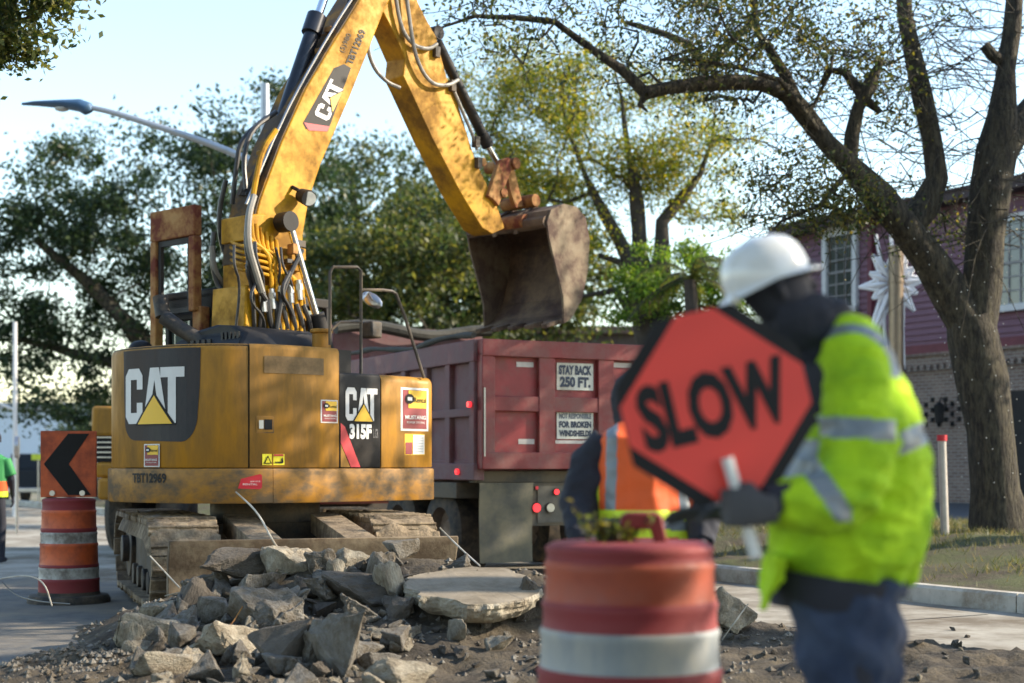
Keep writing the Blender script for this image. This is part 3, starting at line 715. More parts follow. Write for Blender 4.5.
# tiny lights wound round the trunk
g = MB()
trunkpath = [(P(px, py, Y0), r) for px, py, r in ((998, 505, .40), (990, 430, .36), (982, 380, .36), (972, 335, .37), (984, 280, .30), (987, 230, .32), (992, 190, .33), (998, 150, .29))]
path2 = [(P(px, py, Y), r) for px, py, Y, r in ((968, 325, Y0, .31), (950, 292, Y0, .295), (928, 258, Y0-.1, .285), (903, 226, Y0-.2, .25))]
for path, tot in ((trunkpath, 150), (path2, 50)):
    for i in range(tot):
        f = i/tot*(len(path)-1); k = int(f); c = path[k][0].lerp(path[k+1][0], f-k); r_ = path[k][1]+(path[k+1][1]-path[k][1])*(f-k)
        a = i*2.4+rs.uniform(-.3, .3); g.ball(c+Vector((math.cos(a)*r_*1.10, math.sin(a)*r_*1.10, rs.uniform(-.05, .05))), .0075, 6)
tag(g.build('string_light', mat('tiny_bulbs', (.8, .8, .75), .2, var=.05), bt), kind='stuff')
# ---------------------------------------------------------------- overhanging tree at the top left
tree('overhanging_tree', 'leafy branch hanging in at the top left corner from a tree beyond the frame', (-9.5, 15, 0),
     [[((-9.5, 15, 0), .35), ((-9.3, 15, 4), .3), ((-7.8, 14.6, 6.2), .15), ((-6.2, 14.2, 6.6), .07)]],
     [(P(15, 15, 14), (.55, .6, .35), 16), (P(70, 5, 14), (.3, .5, .18), 5), (P(-60, 10, 14), (.8, 1, .9), 20), (P(20, 55, 14), (.16, .3, .2), 4)],
     5200, .042, L_mid, seed=50, csize=.13, r_end=.006)
# ---------------------------------------------------------------- unseen trees: some dapple the sun, the last three added to block sky light
def shade_tree(base, c, rad, ncl, nl, ls, seed, label, cs=.5):
    b = Vector(base); c = Vector(c)
    return tree('unseen_shade_tree', label, b, [[(b, .35), (b.lerp(Vector((c.x, c.y, c.z-rad[2])), .7), .28), (c-Vector((0, 0, rad[2]*.5)), .15)]], [(c, rad, ncl)], nl, ls, L_mid, seed=seed, csize=cs)
shade_tree((10.0, 10.5, 0), (9.6, 11.5, 8.9), (2.6, 3.8, 2.9), 34, 5600, .13, 61, 'street tree outside the frame that shades the excavator')
shade_tree((12.6, 19.5, 0), (12.8, 18.4, 8.4), (2.4, 2.4, 2.4), 26, 3300, .14, 67, 'street tree outside the frame that shades the truck')
shade_tree((9.6, 2.4, 0), (9.4, 2.8, 5.6), (2.4, 3.6, 2.4), 60, 8500, .12, 62, 'street tree beside the camera that shades the near barrel')
shade_tree((-2.0, -9.0, 0), (-1.5, -7.5, 7.5), (7.5, 4.0, 3.0), 90, 20000, .17, 64, 'broad unseen tree added behind the camera to block sky light', .9)
shade_tree((-10.5, 4.0, 0), (-9.5, 4.0, 9.0), (3.5, 5.0, 3.2), 60, 12000, .17, 65, 'unseen tree added left of the camera to block sky light', .8)
shade_tree((2.6, -1.5, 0), (1.5, 2.0, 9.6), (5.5, 3.4, 1.5), 70, 14000, .16, 66, 'unseen tree added over the camera to block sky light', .8)
# ================================================================ EXCAVATOR
PSI = R(42); C0 = Vector((-2.5, 15.2, 0)); ef = Vector((math.sin(PSI), math.cos(PSI), 0)); er = Vector((math.cos(PSI), -math.sin(PSI), 0))
def EL(r, f, z): return C0+er*r+ef*f+Vector((0, 0, z))
EX = thing('excavator', 'yellow tracked excavator with raised boom loading the red dump truck', 'excavator', C0)
# plan outline of the upper body, from the front right corner round the rear to the front left
O2 = [(1.20, 1.17), (1.25, 1.12), (1.26, .9), (1.27, .4), (1.27, 0), (1.27, -.3)]
for i in range(1, 40):
    t = math.pi*i/40; c_, s_ = math.cos(t), math.sin(t)
    O2.append(((1.27 if c_ > 0 else 1.03)*math.copysign(abs(c_)**.80, c_), -.35-1.20*abs(s_)**.85))
O2 += [(-1.03, -.3), (-1.03, .5), (-1.02, 1.12), (-.98, 1.17)]
# resample
def resample(p, st):
    out = [Vector(p[0]).to_3d()]; d = 0
    for a, b in zip(p, p[1:]):
        a = Vector(a).to_3d(); b = Vector(b).to_3d(); L = (b-a).length; k = max(1, int(L/st+.5))
        for j in range(1, k+1): out.append(a.lerp(b, j/k))
    return out
OP = resample(O2, .04); ON = []
for i, p in enumerate(OP):
    a = OP[max(0, i-1)]; b = OP[min(len(OP)-1, i+1)]; t = (b-a).normalized(); ON.append(Vector((-t.y, t.x, 0)) if False else Vector((-t.y, t.x, 0)))
cen = Vector((0, -.2, 0))
ON = [n if (p-cen).dot(n) > 0 else -n for n, p in zip(ON, OP)]
OS = [0]
for a, b in zip(OP, OP[1:]): OS.append(OS[-1]+(b-a).length)
def O_at(s, off=0, z=0):
    s = max(0, min(OS[-1]-1e-6, s)); lo = 0; hi = len(OS)-1
    while hi-lo > 1:
        m = (lo+hi)//2
        if OS[m] <= s: lo = m
        else: hi = m
    f = (s-OS[lo])/(OS[lo+1]-OS[lo]); p = OP[lo].lerp(OP[lo+1], f); n = ON[lo].lerp(ON[lo+1], f).normalized()
    p = p+n*off; return EL(p.x, p.y, z)
_px = [(512+F*q.x/q.y) for q in (EL(p.x, p.y, 0) for p in OP)]
_im = min(range(len(_px)), key=lambda i: _px[i])
def s_of(px):
    for i in range(_im):
        if _px[i] >= px >= _px[i+1]:
            return OS[i]+(OS[i+1]-OS[i])*(_px[i]-px)/(_px[i]-_px[i+1])
    return 0 if px > _px[0] else OS[_im]
def shell(mb, s0, s1, prof, m=0, st=.04):
    n = max(2, int((s1-s0)/st)); k = len(prof); vs = []
    for i in range(n+1):
        s = s0+(s1-s0)*i/n
        vs += [O_at(s, o, z) for o, z in prof]
    fs = [(i*k+j, i*k+j+1, (i+1)*k+j+1, (i+1)*k+j) for i in range(n) for j in range(k-1)]
    fs += [tuple(range(k)), tuple(n*k+j for j in range(k))[::-1]]
    fs += [(i*k, i*k+k-1, (i+1)*k+k-1, (i+1)*k) for i in range(n)]
    mb.add(vs, fs, m)
def rprof(z0, z1, o, inn=-.35, r=.05):
    return [(inn, z0), (o-.008, z0), (o, z0+.01), (o, z1-r), (o-r*.12, z1-r*.55), (o-r*.5, z1-r*.12), (o-r, z1), (inn, z1)]
sA, sB, sC, sD = s_of(380.5), s_of(339), s_of(249), s_of(272)
sL = OS[-1]
ZT = 2.46
g = MB(); shell(g, sC+.008, sL, rprof(1.325, ZT, 0, -.5, .07)); cwt = g.build('counterweight', M_yel, EX, smooth=True, ang=40)
g = MB(); shell(g, sB+.006, sC-.006, rprof(1.325, ZT, .006, -.3, .05)); door = g.build('access_door', M_yel, EX, smooth=True, ang=40)
g = MB(); shell(g, sA+.005, sB-.005, rprof(1.325, 2.235, .002, -.4, .03)); g.build('side_panel', M_blk, EX, smooth=True, ang=40)
g = MB(); shell(g, 0, sA-.004, rprof(1.325, 2.235, .008, -.5, .07)); g.add([O_at(0, .0, 1.33), O_at(0, .0, 2.17), EL(.7, 1.16, 2.17), EL(.7, 1.16, 1.33)], [(0, 1, 2, 3)]); g.build('front_tank', M_yel, EX, smooth=True, ang=40)
g = MB(); shell(g, sD+.003, sL, rprof(1.0, 1.318, .035, -.5, .02)); shell(g, 0, sD-.003, rprof(1.0, 1.318, .03, -.5, .02)); g.build('lower_skirt', M_skirt, EX, smooth=True, ang=40)
# deck and inner body
g = MB(); inn = [(p.x*.9, p.y*.9-.02) for p in OP]
g.prism(inn, lambda a, b: EL(a, b, 1.02), lambda a, b: EL(a, b, 2.21)); g.build('inner_frame', M_blk, EX)
g = MB(); top = [(p.x*.97, min(p.y*.97, .25)) for p in OP if p.y < .25] 
top = [(p.x*.985, p.y*.985) for p in OP if p.y < .05]
g.prism(top, lambda a, b: EL(a, b, 2.2), lambda a, b: EL(a, b, ZT-.012)); g.build('top_deck', M_blk, EX)
# gap lines: black strips set into the gaps between panels
g = MB()
for s_ in (sC, sB): shell(g, s_-.006, s_+.006, [(-.05, 1.33), (-.012, 1.33), (-.012, 2.4), (-.05, 2.4)])
g.build('gap_strip', M_decB, EX)
# decals
def dfn(off): return lambda s, z: O_at(s, off, z)
def dz(py, px=None, s=None):
    s = s_of(px) if s is None else s; q = O_at(s, 0, 0); return zat(py, q.y)
def sflip(box_px, off):   # box in pixels -> function mapping unit x (left to right) / z
    (x0, y0, x1, y1) = box_px; s0, s1 = s_of(x0), s_of(x1); zt = dz(y0, s=(s0+s1)/2); zb = dz(y1, s=(s0+s1)/2)
    return lambda u, v: O_at(s0+(s1-s0)*u, off, zb+(zt-zb)*v)
f1 = sflip((124, 349, 201, 442), .004)
g = MB(); pan = [(0, 1), (1, 1), (.99, .60)]+[(.80+.17*math.cos(k*.196), .30-.30*math.sin(k*.196)) for k in range(0, 9)]+[(.20-.17*math.sin(k*.196), .22-.20*math.cos(k*.196)) for k in range(0, 9)]+[(.01, .5)]
add_poly(g, pan, f1, 0, .05); g.build('logo_panel', mat('logo_panel_black', (.014, .016, .024), .42, var=.5, scale=3, stretch=(1, 1, .3), col2=(.06, .048, .042), amt=.38, dscale=1.5, spec=.3), EX, fix=False)
M_logo = [M_white, M_decY, M_decB]
g = MB(); add_logo(g, (.05, .20, .84, .80), sflip((124, 349, 201, 442), .009), sflip((124, 349, 201, 442), .012), sflip((124, 349, 201, 442), .015), 0, 1, 2, .05)
g.build('logo', M_logo, EX, fix=False)
f = (345, 388, 377, 421); g = MB(); add_logo(g, (0, 0, 1, 1), sflip(f, .008), sflip(f, .011), sflip(f, .014), 0, 1, 2, .2); g.build('logo', M_logo, EX, fix=False)
g = MB(); add_text(g, '315F', (0, 0, 1, 1), sflip((349, 424, 371, 439), .008), 0, .055); add_text(g, 'L CR', (0, 0, 1, 1), sflip((373, 429, 377.5, 438), .008), 1, .0)
g.build('model_number', [M_white, mat('grey_film', (.15, .15, .16))], EX, fix=False)
g = MB(); q = sflip((339.5, 379, 380, 468), .006)
add_poly(g, [(.02, .50), (.12, .46), (.50, .01), (.27, .01), (.02, .28)], q, 0); add_poly(g, [(.02, .265), (.02, .01), (.25, .01)], q, 1)
g.build('side_stripe', [M_decR, M_yel], EX, fix=False)
def sticker(px, name='sticker', big=True):
    g = MB(); a = sflip(px, .011); b = sflip(px, .014); c = sflip(px, .017)
    add_poly(g, rect(0, 0, 1, 1), a, 0); add_poly(g, rect(.07, .05, .93, .50), b, 1); add_poly(g, rect(.07, .50, .93, .95), b, 1); add_poly(g, rect(.26, .53, .93, .94), c, 2)
    add_poly(g, [(.30+.16*math.cos(k), .74+.12*math.sin(k)) for k in [i*.63 for i in range(10)]], sflip(px, .020), 3)
    add_poly(g, rect(.22, .70, .38, .78), sflip(px, .022), 0)
    add_text(g, 'Rental', (.45, .66, .90, .78), sflip(px, .020), 3, .01)
    add_text(g, 'MUSTANG', (.14, .27, .88, .36), sflip(px, .020), 0, .02)
    add_text(g, 'POWER SYSTEMS', (.20, .17, .84, .22), sflip(px, .020), 0, .0)
    g.build(name, [M_white, M_decM, M_decY, M_decB], EX, fix=False)
sticker((400, 388, 427.5, 431)); sticker((320, 400, 337, 423)); sticker((145, 444, 160.5, 467))
g = MB(); px = (404, 434, 424, 455); a = sflip(px, .011); b = sflip(px, .014)
add_poly(g, rect(0, 0, 1, 1), a, 2); add_poly(g, rect(.4, .04, .97, .96), b, 0); add_poly(g, rect(0.03, .03, .36, .6), b, 1)
for i in range(6): add_poly(g, rect(.48, .15+i*.13, .9, .18+i*.13), sflip(px, .017), 3)
g.build('sticker', [M_white, M_decM, M_decY, mat('print_grey', (.3, .33, .38))], EX, fix=False)
g = MB(); px = (262, 454, 284, 465); a = sflip(px, .011); b = sflip(px, .014); c = sflip(px, .017)
add_poly(g, rect(0, 0, 1, 1), a, 2); add_poly(g, [(.06, .12), (.42, .12), (.24, .88)], b, 3); add_poly(g, [(.13, .2), (.35, .2), (.24, .7)], c, 2); add_poly(g, rect(.5, .82, .95, .98), b, 1)
add_poly(g, [(.55, .3), (.85, .3), (.85, .55), (.9, .7), (.95, .3), (.9, .15), (.55, .2)], b, 3)
g.build('warning_sticker', [M_white, M_decR, mat('hazard_yellow', (.85, .72, .03)), M_decB], EX, fix=False)
g = MB(); q0 = s_of(237); px = (238, 474, 261, 490)
def skfn(px, off): return sflip(px, off+.03)
add_poly(g, [(0, .1), (.12, .7), (.92, 1), (1, .92), (1, .15), (.9, .05)], skfn(px, .012), 0); add_text(g, 'RENTAL', (.2, .3, .8, .42), skfn(px, .016), 1, 0); add_text(g, 'SERVICE', (.5, .5, .93, .58), skfn(px, .016), 1, 0)
g.build('red_sticker', [M_decR, M_white], EX, fix=False)
g = MB(); add_text(g, 'TBT12969', (0, 0, 1, 1), skfn((136, 473, 169, 483), .010), 0, .03); g.build('fleet_number', M_decB, EX, fix=False)
# vent and latch on the door
g = MB(); q = sflip((264, 357, 323, 374), .011); add_poly(g, rect(0, 0, 1, 1), q, 0, .1)
vent = g.build('vent', M_vent, door, fix=False)
g = MB(); q = sflip((256, 416, 273.5, 433), .010); add_poly(g, rect(0, 0, 1, 1), q, 0); add_poly(g, rect(.06, .06, .94, .94), sflip((256, 416, 273.5, 433), .013), 1); add_poly(g, rect(.45, .2, .9, .8), sflip((256, 416, 273.5, 433), .016), 2); add_poly(g, rect(.15, .25, .4, .75), sflip((256, 416, 273.5, 433), .018), 3)
g.build('latch', [M_skirt, M_yel, M_decB, M_steel], door, fix=False)
# hood over the engine: dark cover with slots
g = MB()
hood = [(-.62, 0), (-.55, .12), (-.30, .20), (.05, .245), (.35, .22), (.52, .14), (.62, 0)]
for f0, f1_ in ((-1.0, .1),):
    g.prism(hood, lambda a, b: EL(a+.25, f0+(.15 if b > .1 else 0), ZT-.01+b), lambda a, b: EL(a+.25, f1_, ZT-.01+b))
hood_o = g.build('engine_hood', M_blk, EX, bevel=.03)
for i in range(5): g = MB(); g.box(EL(.48+i*.06, -.925+.06*.5, ZT+.09), (.03, .02, .11), -PSI, M=Matrix.Rotation(-PSI, 4, 'Z')); g.build('slot', mat('deep_slot', (.005, .005, .005)), hood_o)
for i in range(4): g = MB(); g.box(EL(.05+i*.09, -.925, ZT+.06), (.05, .02, .06), -PSI, M=Matrix.Rotation(-PSI, 4, 'Z')); g.build('slot', mat('deep_slot', (.005, .005, .005)), hood_o)
g = MB(); g.cyl(EL(.98, -.1, 2.3), EL(.98, -.1, 2.62), .09, n=18); g.cyl(EL(.98, -.1, 2.62), EL(.98, -.1, 2.66), .11, n=18); g.build('filler_cap', M_yel, EX, bevel=.01)
g = MB(); g.tube([EL(-.32, -1.0, 2.80), EL(-.1, -.86, 2.62), EL(.18, -.76, 2.5)], .075, 12, sm=1); g.tube([EL(-.38, -1.0, 3.0), EL(-.33, -1.0, 2.8)], .075, 12); g.build('air_duct', M_dsteel, EX, smooth=True)
# cab
RZ = Matrix.Rotation(-PSI, 4, 'Z')
def ebox(g, r0, r1, f0, f1, z0, z1, m=0): g.box(EL((r0+r1)/2, (f0+f1)/2, (z0+z1)/2), (r1-r0, f1-f0, z1-z0), M=RZ, m=m)
g = MB(); r0, r1, f0, f1c = -1.16, -.30, -.40, 1.15
for r_ in (r0, r1-.08):
    for f_ in (f0, f1c-.08): ebox(g, r_, r_+.08, f_, f_+.08, 2.3, 3.05)
ebox(g, r0, r1, f0, f0+.04, 2.84, 3.10); ebox(g, r0, r1, f0, f1c, 3.04, 3.14); ebox(g, r0, r1, f0-.01, f0+.05, 2.3, 2.46); ebox(g, r0, r0+.05, f0, f1c, 2.2, 2.5); ebox(g, r1-.05, r1, f0, f1c, 2.2, 2.5); ebox(g, r0, r1, f1c-.05, f1c, 2.2, 2.5)
ebox(g, r0+.42, r0+.47, f0, f0+.03, 2.46, 2.84)
cab = g.build('cab', M_blk, EX, bevel=.015)
g = MB(); ebox(g, r0+.08, r1-.08, f0+.035, f0+.045, 2.46, 2.84); ebox(g, r0+.02, r0+.03, f0+.1, f1c-.1, 2.5, 3.0); ebox(g, r1-.03, r1-.02, f0+.1, f1c-.1, 2.5, 3.0); ebox(g, r0+.1, r1-.1, f1c-.03, f1c-.02, 2.5, 3.0)
g.build('window', M_glass, cab)
g = MB(); ebox(g, -1.12, -.68, .15, .3, 2.3, 2.95); ebox(g, -1.12, -.68, .2, .7, 2.2, 2.45); g.build('seat', M_rub, cab, bevel=.04)
g = MB(); g.ball(EL(-1.0, -.80, 2.52), (.13, .13, .10), 16); g.tube([EL(-1.0, -.80, 2.45), EL(-1.0, -.5, 2.55), EL(-1.0, -.34, 2.6)], .02); g.build('rear_camera', M_blk, EX, smooth=True)
# rusty guard frame behind the cab
g = MB(); fg = -.52
ebox(g, -1.18, -.42, fg-.05, fg+.05, 3.66, 3.97); ebox(g, -1.18, -1.08, fg-.05, fg+.05, 2.44, 3.66); ebox(g, -.52, -.42, fg-.05, fg+.05, 2.9, 3.66); ebox(g, -.52, -.38, fg+.0, fg+.12, 2.44, 2.95)
g.build('guard_frame', M_rust, EX, bevel=.015)
g = MB(); ebox(g, -1.075, -.525, fg-.02, fg+.02, 3.60, 3.655); ebox(g, -1.075, -1.03, fg-.02, fg+.02, 2.95, 3.60); ebox(g, -.57, -.525, fg-.02, fg+.02, 2.95, 3.60); ebox(g, -1.075, -.525, fg-.02, fg+.02, 2.90, 2.95); g.build('window_frame', M_blk, EX)
# ---------------------------------------------------------------- boom plane mapping
def bp(px, py, off=0):
    o = C0+er*off; u = (px-512)/F
    q = (u*o.y-o.x)/(ef.x-u*ef.y); p = o+ef*q; return Vector((p.x, p.y, zat(py, p.y)))
def plate(g, pts, o0, o1, m=0, ref=None):
    """outline read in the plane at offset ref, extruded from o0 to o1 across the boom"""
    ref = o1 if ref is None else ref
    n = len(pts); A = [bp(x, y, ref) for x, y in pts]
    loc = [((a-C0).dot(ef), a.z) for a in A]
    g.prism(loc, lambda q, z: C0+ef*q+er*o0+Vector((0, 0, z)), lambda q, z: C0+ef*q+er*o1+Vector((0, 0, z)), m)
BO = .22
boomL = [(254,338),(250,300),(250,262),(253,228),(260,200),(281,143),(306,88),(331,46),(356,6),(372,-20),(392,-46),(420,-62)]
boomR = [(452,-40),(430,-22),(412,-24),(398,-14),(385,9),(350,97),(321,164),(309,200),(303,235),(303,270),(306,300),(310,338)]
g = MB(); plate(g, boomL+boomR, -BO, BO); boom = g.build('boom', M_boom, EX, bevel=.015)
# raised edge flanges along the boom
# foot, valve block and the yellow pipes at the boom foot
g = MB(); plate(g, [(240,262),(262,258),(268,338),(240,338)], -.30, -.222, ref=-.22); plate(g, [(250,214),(266,214),(266,240),(250,240)], -.235, .235); plate(g, [(246,285),(300,285),(304,300),(304,338),(244,338)], -.24, .30)
g.build('boom_foot', M_boom, EX, bevel=.015)
g = MB()
for i in range(7):
    x0 = 246+i*5; y0 = 216+i*4
    g.tube([bp(x0, y0, .27), bp(x0+2, y0+24, .30), bp(x0+20, y0+34+i, .33), bp(x0+25, y0+50, .33), bp(x0+28-i*.5, 332, .36)], .022, 8, sm=2)
for i in range(5):
    y = 246+i*6
    g.tube([bp(228, y-6, -.25), bp(240, y, .30), bp(262, y+3, .32), bp(276, y+8, .33), bp(280+i*5, y+26, .34)], .018, 8, sm=2)
g.tube([bp(276, 130, .25), bp(262, 150, .25), bp(256, 178, .25), bp(250, 214, .26)], .03, 8, sm=2)
g.build('hydraulic_pipes', M_boom, EX, smooth=True)
g = MB()
for i in range(5):
    x = 262+i*9; p = bp(x, 292-i*3, .35); q = bp(x+2, 312-i*3, .36); g.cyl(p, q, .035, n=10); g.cyl(p.lerp(q, .2), p.lerp(q, .5), .042, n=6)
g.build('pipe_fittings', M_steel, EX, smooth=True)
g = MB()
for pts in ([(251,204,.3),(247,222,.4),(246,250,.42),(254,282,.42),(266,300,.4)], [(214,232,-.3),(211,262,-.32),(219,290,-.3),(232,300,-.1)], [(226,180,-.2),(218,214,-.3),(222,250,-.3),(232,262,-.1)],
            [(266,118,0),(240,140,-.05),(236,170,-.05),(232,204,-.1)], [(276,112,0),(250,130,.05),(243,160,.05),(246,190,.1)], [(302,250,.36),(284,286,.4),(278,318,.4),(276,336,.4)], [(232,262,-.2),(224,300,-.2),(244,325,.1)]):
    g.tube([bp(*p) for p in pts], .026, 8, sm=2)
for i in range(6): g.tube([bp(268+i*7, 300+i, .36), bp(270+i*8, 322, .38), bp(276+i*7, 342, .3)], .028, 8, sm=1)
g.build('hoses', M_hose, EX, smooth=True)
g = MB(); g.tube([bp(254,196,.36), bp(248,216,.44), bp(248,246,.46), bp(256,272,.46), bp(262,292,.44)], .034, 8, sm=2); g.tube([bp(212,246,-.3), bp(214,272,-.3), bp(226,286,-.3)], .03, 8, sm=2); g.build('hoses', M_hoseg, EX, smooth=True)
# lift cylinders each side of the boom
for o in (.36, -.36):
    g = MB(); g.cyl(bp(289, 222, o), bp(318, 322, o), .038, n=16); g.build('cylinder_rod', M_chrome, EX, smooth=True)
    g = MB(); g.cyl(bp(316, 314, o), bp(334, 378, o), .085, n=18); g.build('lift_cylinder', M_blk, EX, smooth=True, ang=40)
    g = MB(); a = bp(286, 222, o); g.cyl(a-er*.08, a+er*.08, .10, n=18); g.build('rod_eye', M_blk, EX, smooth=True, ang=40)
g = MB(); a = bp(286, 222, .36); g.cyl(bp(286, 222, -.42), a, .06, n=14); g.build('pin', M_dsteel, EX, smooth=True)
# stick cylinder lying over the boom
g = MB(); g.cyl(bp(272, 152, -.05), bp(316, 22, -.05), .082, n=20); g.cyl(bp(311, 34, -.05), bp(317, 16, -.05), .105, n=20); g.cyl(bp(269, 160, -.05), bp(274, 145, -.05), .10, n=20); g.build('stick_cylinder', mat('black_cylinder', (.02, .022, .03), .28, .2, var=.3), EX, smooth=True, ang=40)
g = MB(); g.cyl(bp(316, 22, -.05), bp(340, -48, -.05), .045, n=16); g.build('cylinder_rod', M_chrome, EX, smooth=True)
g = MB(); plate(g, [(262,150),(284,138),(292,158),(288,178),(262,176)], -.12, -.02); plate(g, [(262,150),(284,138),(292,158),(288,178),(262,176)], .06, .12, ref=.06); g.build('cylinder_lug', M_boom, EX, bevel=.01)
g = MB()
for k, o in enumerate((-.12, -.06, .06, .12)): g.tube([bp(240+k*3, 196, o), bp(262+k*3, 150, o), bp(300+k*4, 86-k*2, o), bp(330+k*3, 34, o), bp(352+k*2, -18, o)], .018, 6, sm=1)
g.build('boom_pipes', M_dsteel, EX, smooth=True)
for i in range(14):   # clamps and fittings on the boom's back
    g = MB(); o = random.uniform(-.15, .15); x = 288+i*3.2; g.box(bp(x, 122-i*7.1, o), (.10, .06, .05), M=RZ); g.build('pipe_clamp', M_rust, EX)
g = MB()    # caked grime along the boom's back, and steel pipes over it
bk_ = [(250,262),(253,228),(260,200),(281,143),(306,88),(331,46),(356,6),(372,-20)]
loc = [(((bp(x, y, BO))-C0).dot(ef), bp(x, y, BO).z) for x, y in bk_]
for (q0, z0), (q1, z1) in zip(loc, loc[1:]):
    nx, nz = -(z1-z0), (q1-q0); l_ = math.hypot(nx, nz); nx, nz = nx/l_*.012, nz/l_*.012
    g.prism([(q0, z0), (q1, z1), (q1+nx, z1+nz), (q0+nx, z0+nz)], lambda q, z: C0+ef*q-er*(BO-.01)+Vector((0, 0, z)), lambda q, z: C0+ef*q+er*(BO-.012)+Vector((0, 0, z)))
g.build('boom_back_plate', mat('caked_grime', (.075, .05, .03), .8, var=.45, scale=8, col2=(.30, .15, .02), amt=.3, dscale=3), EX)
g = MB()
for k, o in enumerate((-.19, -.10, .0, .09, .16)):
    g.tube([bp(258-2*k, 205, o)+ef*-.05, bp(285, 130-k*2, o)-ef*.05, bp(318, 62, o)-ef*.06, bp(352, 4, o)-ef*.05, bp(368, -22, o)], .014, 6, sm=1)
g.build('boom_pipes', M_steel, EX, smooth=True)
rs_ = random.Random(6)
for i in range(26):
    g = MB(); x = rs_.uniform(250, 304); y = rs_.uniform(236, 332); g.box(bp(x, y, rs_.uniform(.23, .36)), (rs_.uniform(.03, .10), rs_.uniform(.04, .1), rs_.uniform(.03, .12)), M=RZ); g.build('valve_block', rs_.choice([M_boom, M_boom, M_dsteel, M_rust]), EX, bevel=.006)
g = MB()
for i in range(9):
    x = rs_.uniform(232, 300); y = rs_.uniform(240, 300); o = rs_.uniform(.28, .42)
    g.tube([bp(x, y, o), bp(x+rs_.uniform(-12, 6), y+20, o+.06), bp(x+rs_.uniform(-2, 14), y+38, o), bp(min(310, x+rs_.uniform(0, 16)), 338, .3)], rs_.choice([.014, .018, .022]), 7, sm=2)
g.build('hoses', M_hose, EX, smooth=True)
# logo and numbers on the boom side
def bside(p0, p1, w, off):    # frame along the boom: u along p0->p1, v across (pixels)
    a = Vector(p0); b = Vector(p1); d = b-a; nrm = Vector((-d.y, d.x)).normalized()*w
    return lambda u, v: bp(a.x+d.x*u-nrm.x*(v-.5), a.y+d.y*u-nrm.y*(v-.5), off)
g = MB()
for poly, m in (([(303,123),(334,68),(344,64),(351,68),(328,131),(306,129)], 0), ([(304,122.5),(330,126.5),(327,131.5),(309,130.5)], 1)):
    add_poly(g, poly, lambda a, b, m=m: bp(a, b, BO+.003+.002*m), m)
g.build('logo_panel', [M_decB, M_decR], EX, fix=False)
g = MB(); f_ = bside((320, 119), (337, 83), 15, BO+.008)
flip = lambda o: bside((321, 118), (338, 82), 16, BO+o)
add_logo(g, (0, 0, 1, 1), flip(.008), flip(.011), flip(.014), 0, 1, 2); g.build('logo', M_logo, EX, fix=False)
g = MB(); add_text(g, 'TBT12969', (0, 0, 1, 1), bside((349, 64), (363, 30), 7.5, BO+.006), 0, .03); add_text(g, '(5)980', (0, 0, 1, 1), bside((342, 52), (350, 34), 6.5, BO+.006), 0, .0); g.build('fleet_number', M_decB, EX, fix=False)
g = MB(); a = bp(305, 196, .28); g.cyl(a-ef*.05, a+Vector((.06, -.14, -.05)), .07, .085, n=16); g.tube([bp(292, 187, .22), bp(298, 190, .3), a], .02); wl = g.build('work_light', M_blk, EX, smooth=True, ang=40)
g = MB(); g.cyl(a+Vector((.06, -.14, -.05)), a+Vector((.063, -.148, -.053)), .07, n=16); g.build('lens', mat('lamp_lens', (.75, .75, .7), .2), wl)
# stick
SO = .15
stick = [(382,-44),(378,-14),(383,12),(395,35),(405,58),(403,76),(409,88),(432,138),(460,192),(482,228),(492,234),(505,228),(500,214),(497,206),(475,159),(457,100),(447,78),(436,36),(428,22),(418,2),(410,-30),(400,-50)]
g = MB(); plate(g, stick, -SO, SO); g.build('stick', M_boom, EX, bevel=.012)
g = MB(); g.cyl(bp(437, 42, 0), bp(484, 138, 0), .062, n=18); g.cyl(bp(482, 134, 0), bp(488, 146, 0), .075, n=18); a = bp(433, 34, 0); g.cyl(a-er*.1, a+er*.1, .08, n=14); g.build('bucket_cylinder', M_blk, EX, smooth=True, ang=40)
g = MB(); g.cyl(bp(486, 142, 0), bp(500, 168, 0), .038, n=14); g.build('cylinder_rod', M_chrome, EX, smooth=True)
g = MB()
for o0, o1 in ((-.2, -.14), (.14, .2)):
    plate(g, [(496,172),(500,160),(509,157),(514,165),(507,182),(499,206),(494,200),(488,196)], o0, o1); plate(g, [(506,160),(512,158),(521,196),(524,206),(516,208),(510,190)], o0+.06*(1 if o0 < 0 else -1), o1+.06*(1 if o0 < 0 else -1))
for x, y, r_, w in ((502,166,.07,.24), (520,203,.08,.26), (508,225,.10,.30), (472,164,.05,.19), (491,195,.06,.22)):
    a = bp(x, y, 0); g.cyl(a-er*w, a+er*w, r_, n=16)
g.build('bucket_linkage', M_rust, EX, smooth=False, bevel=.008)
g = MB()
for pts in ([(392,-40,.2),(398,20,.2),(410,44,.2),(428,50,.2),(437,44,.2)], [(402,-40,.2),(410,25,.22),(416,60,.22),(430,84,.22),(448,86,.22),(458,80,.2)], [(396,-30,-.1),(366,40,.1),(372,66,.1),(386,82,.1),(400,88,.14)]):
    g.tube([bp(*p) for p in pts], .022, 8, sm=2)
g.tube([bp(451, 84, .17), bp(461, 108, .17), bp(474, 138, .17), bp(477, 150, .17)], .02, 8, sm=1)
g.build('hoses', M_hoseg, EX, smooth=True)
for x, y in ((452, 86), (476, 142), (478, 163), (436, 52)):
    g = MB(); g.box(bp(x, y, .17), (.07, .07, .12), M=RZ); g.build('pipe_clamp', M_dsteel, EX)
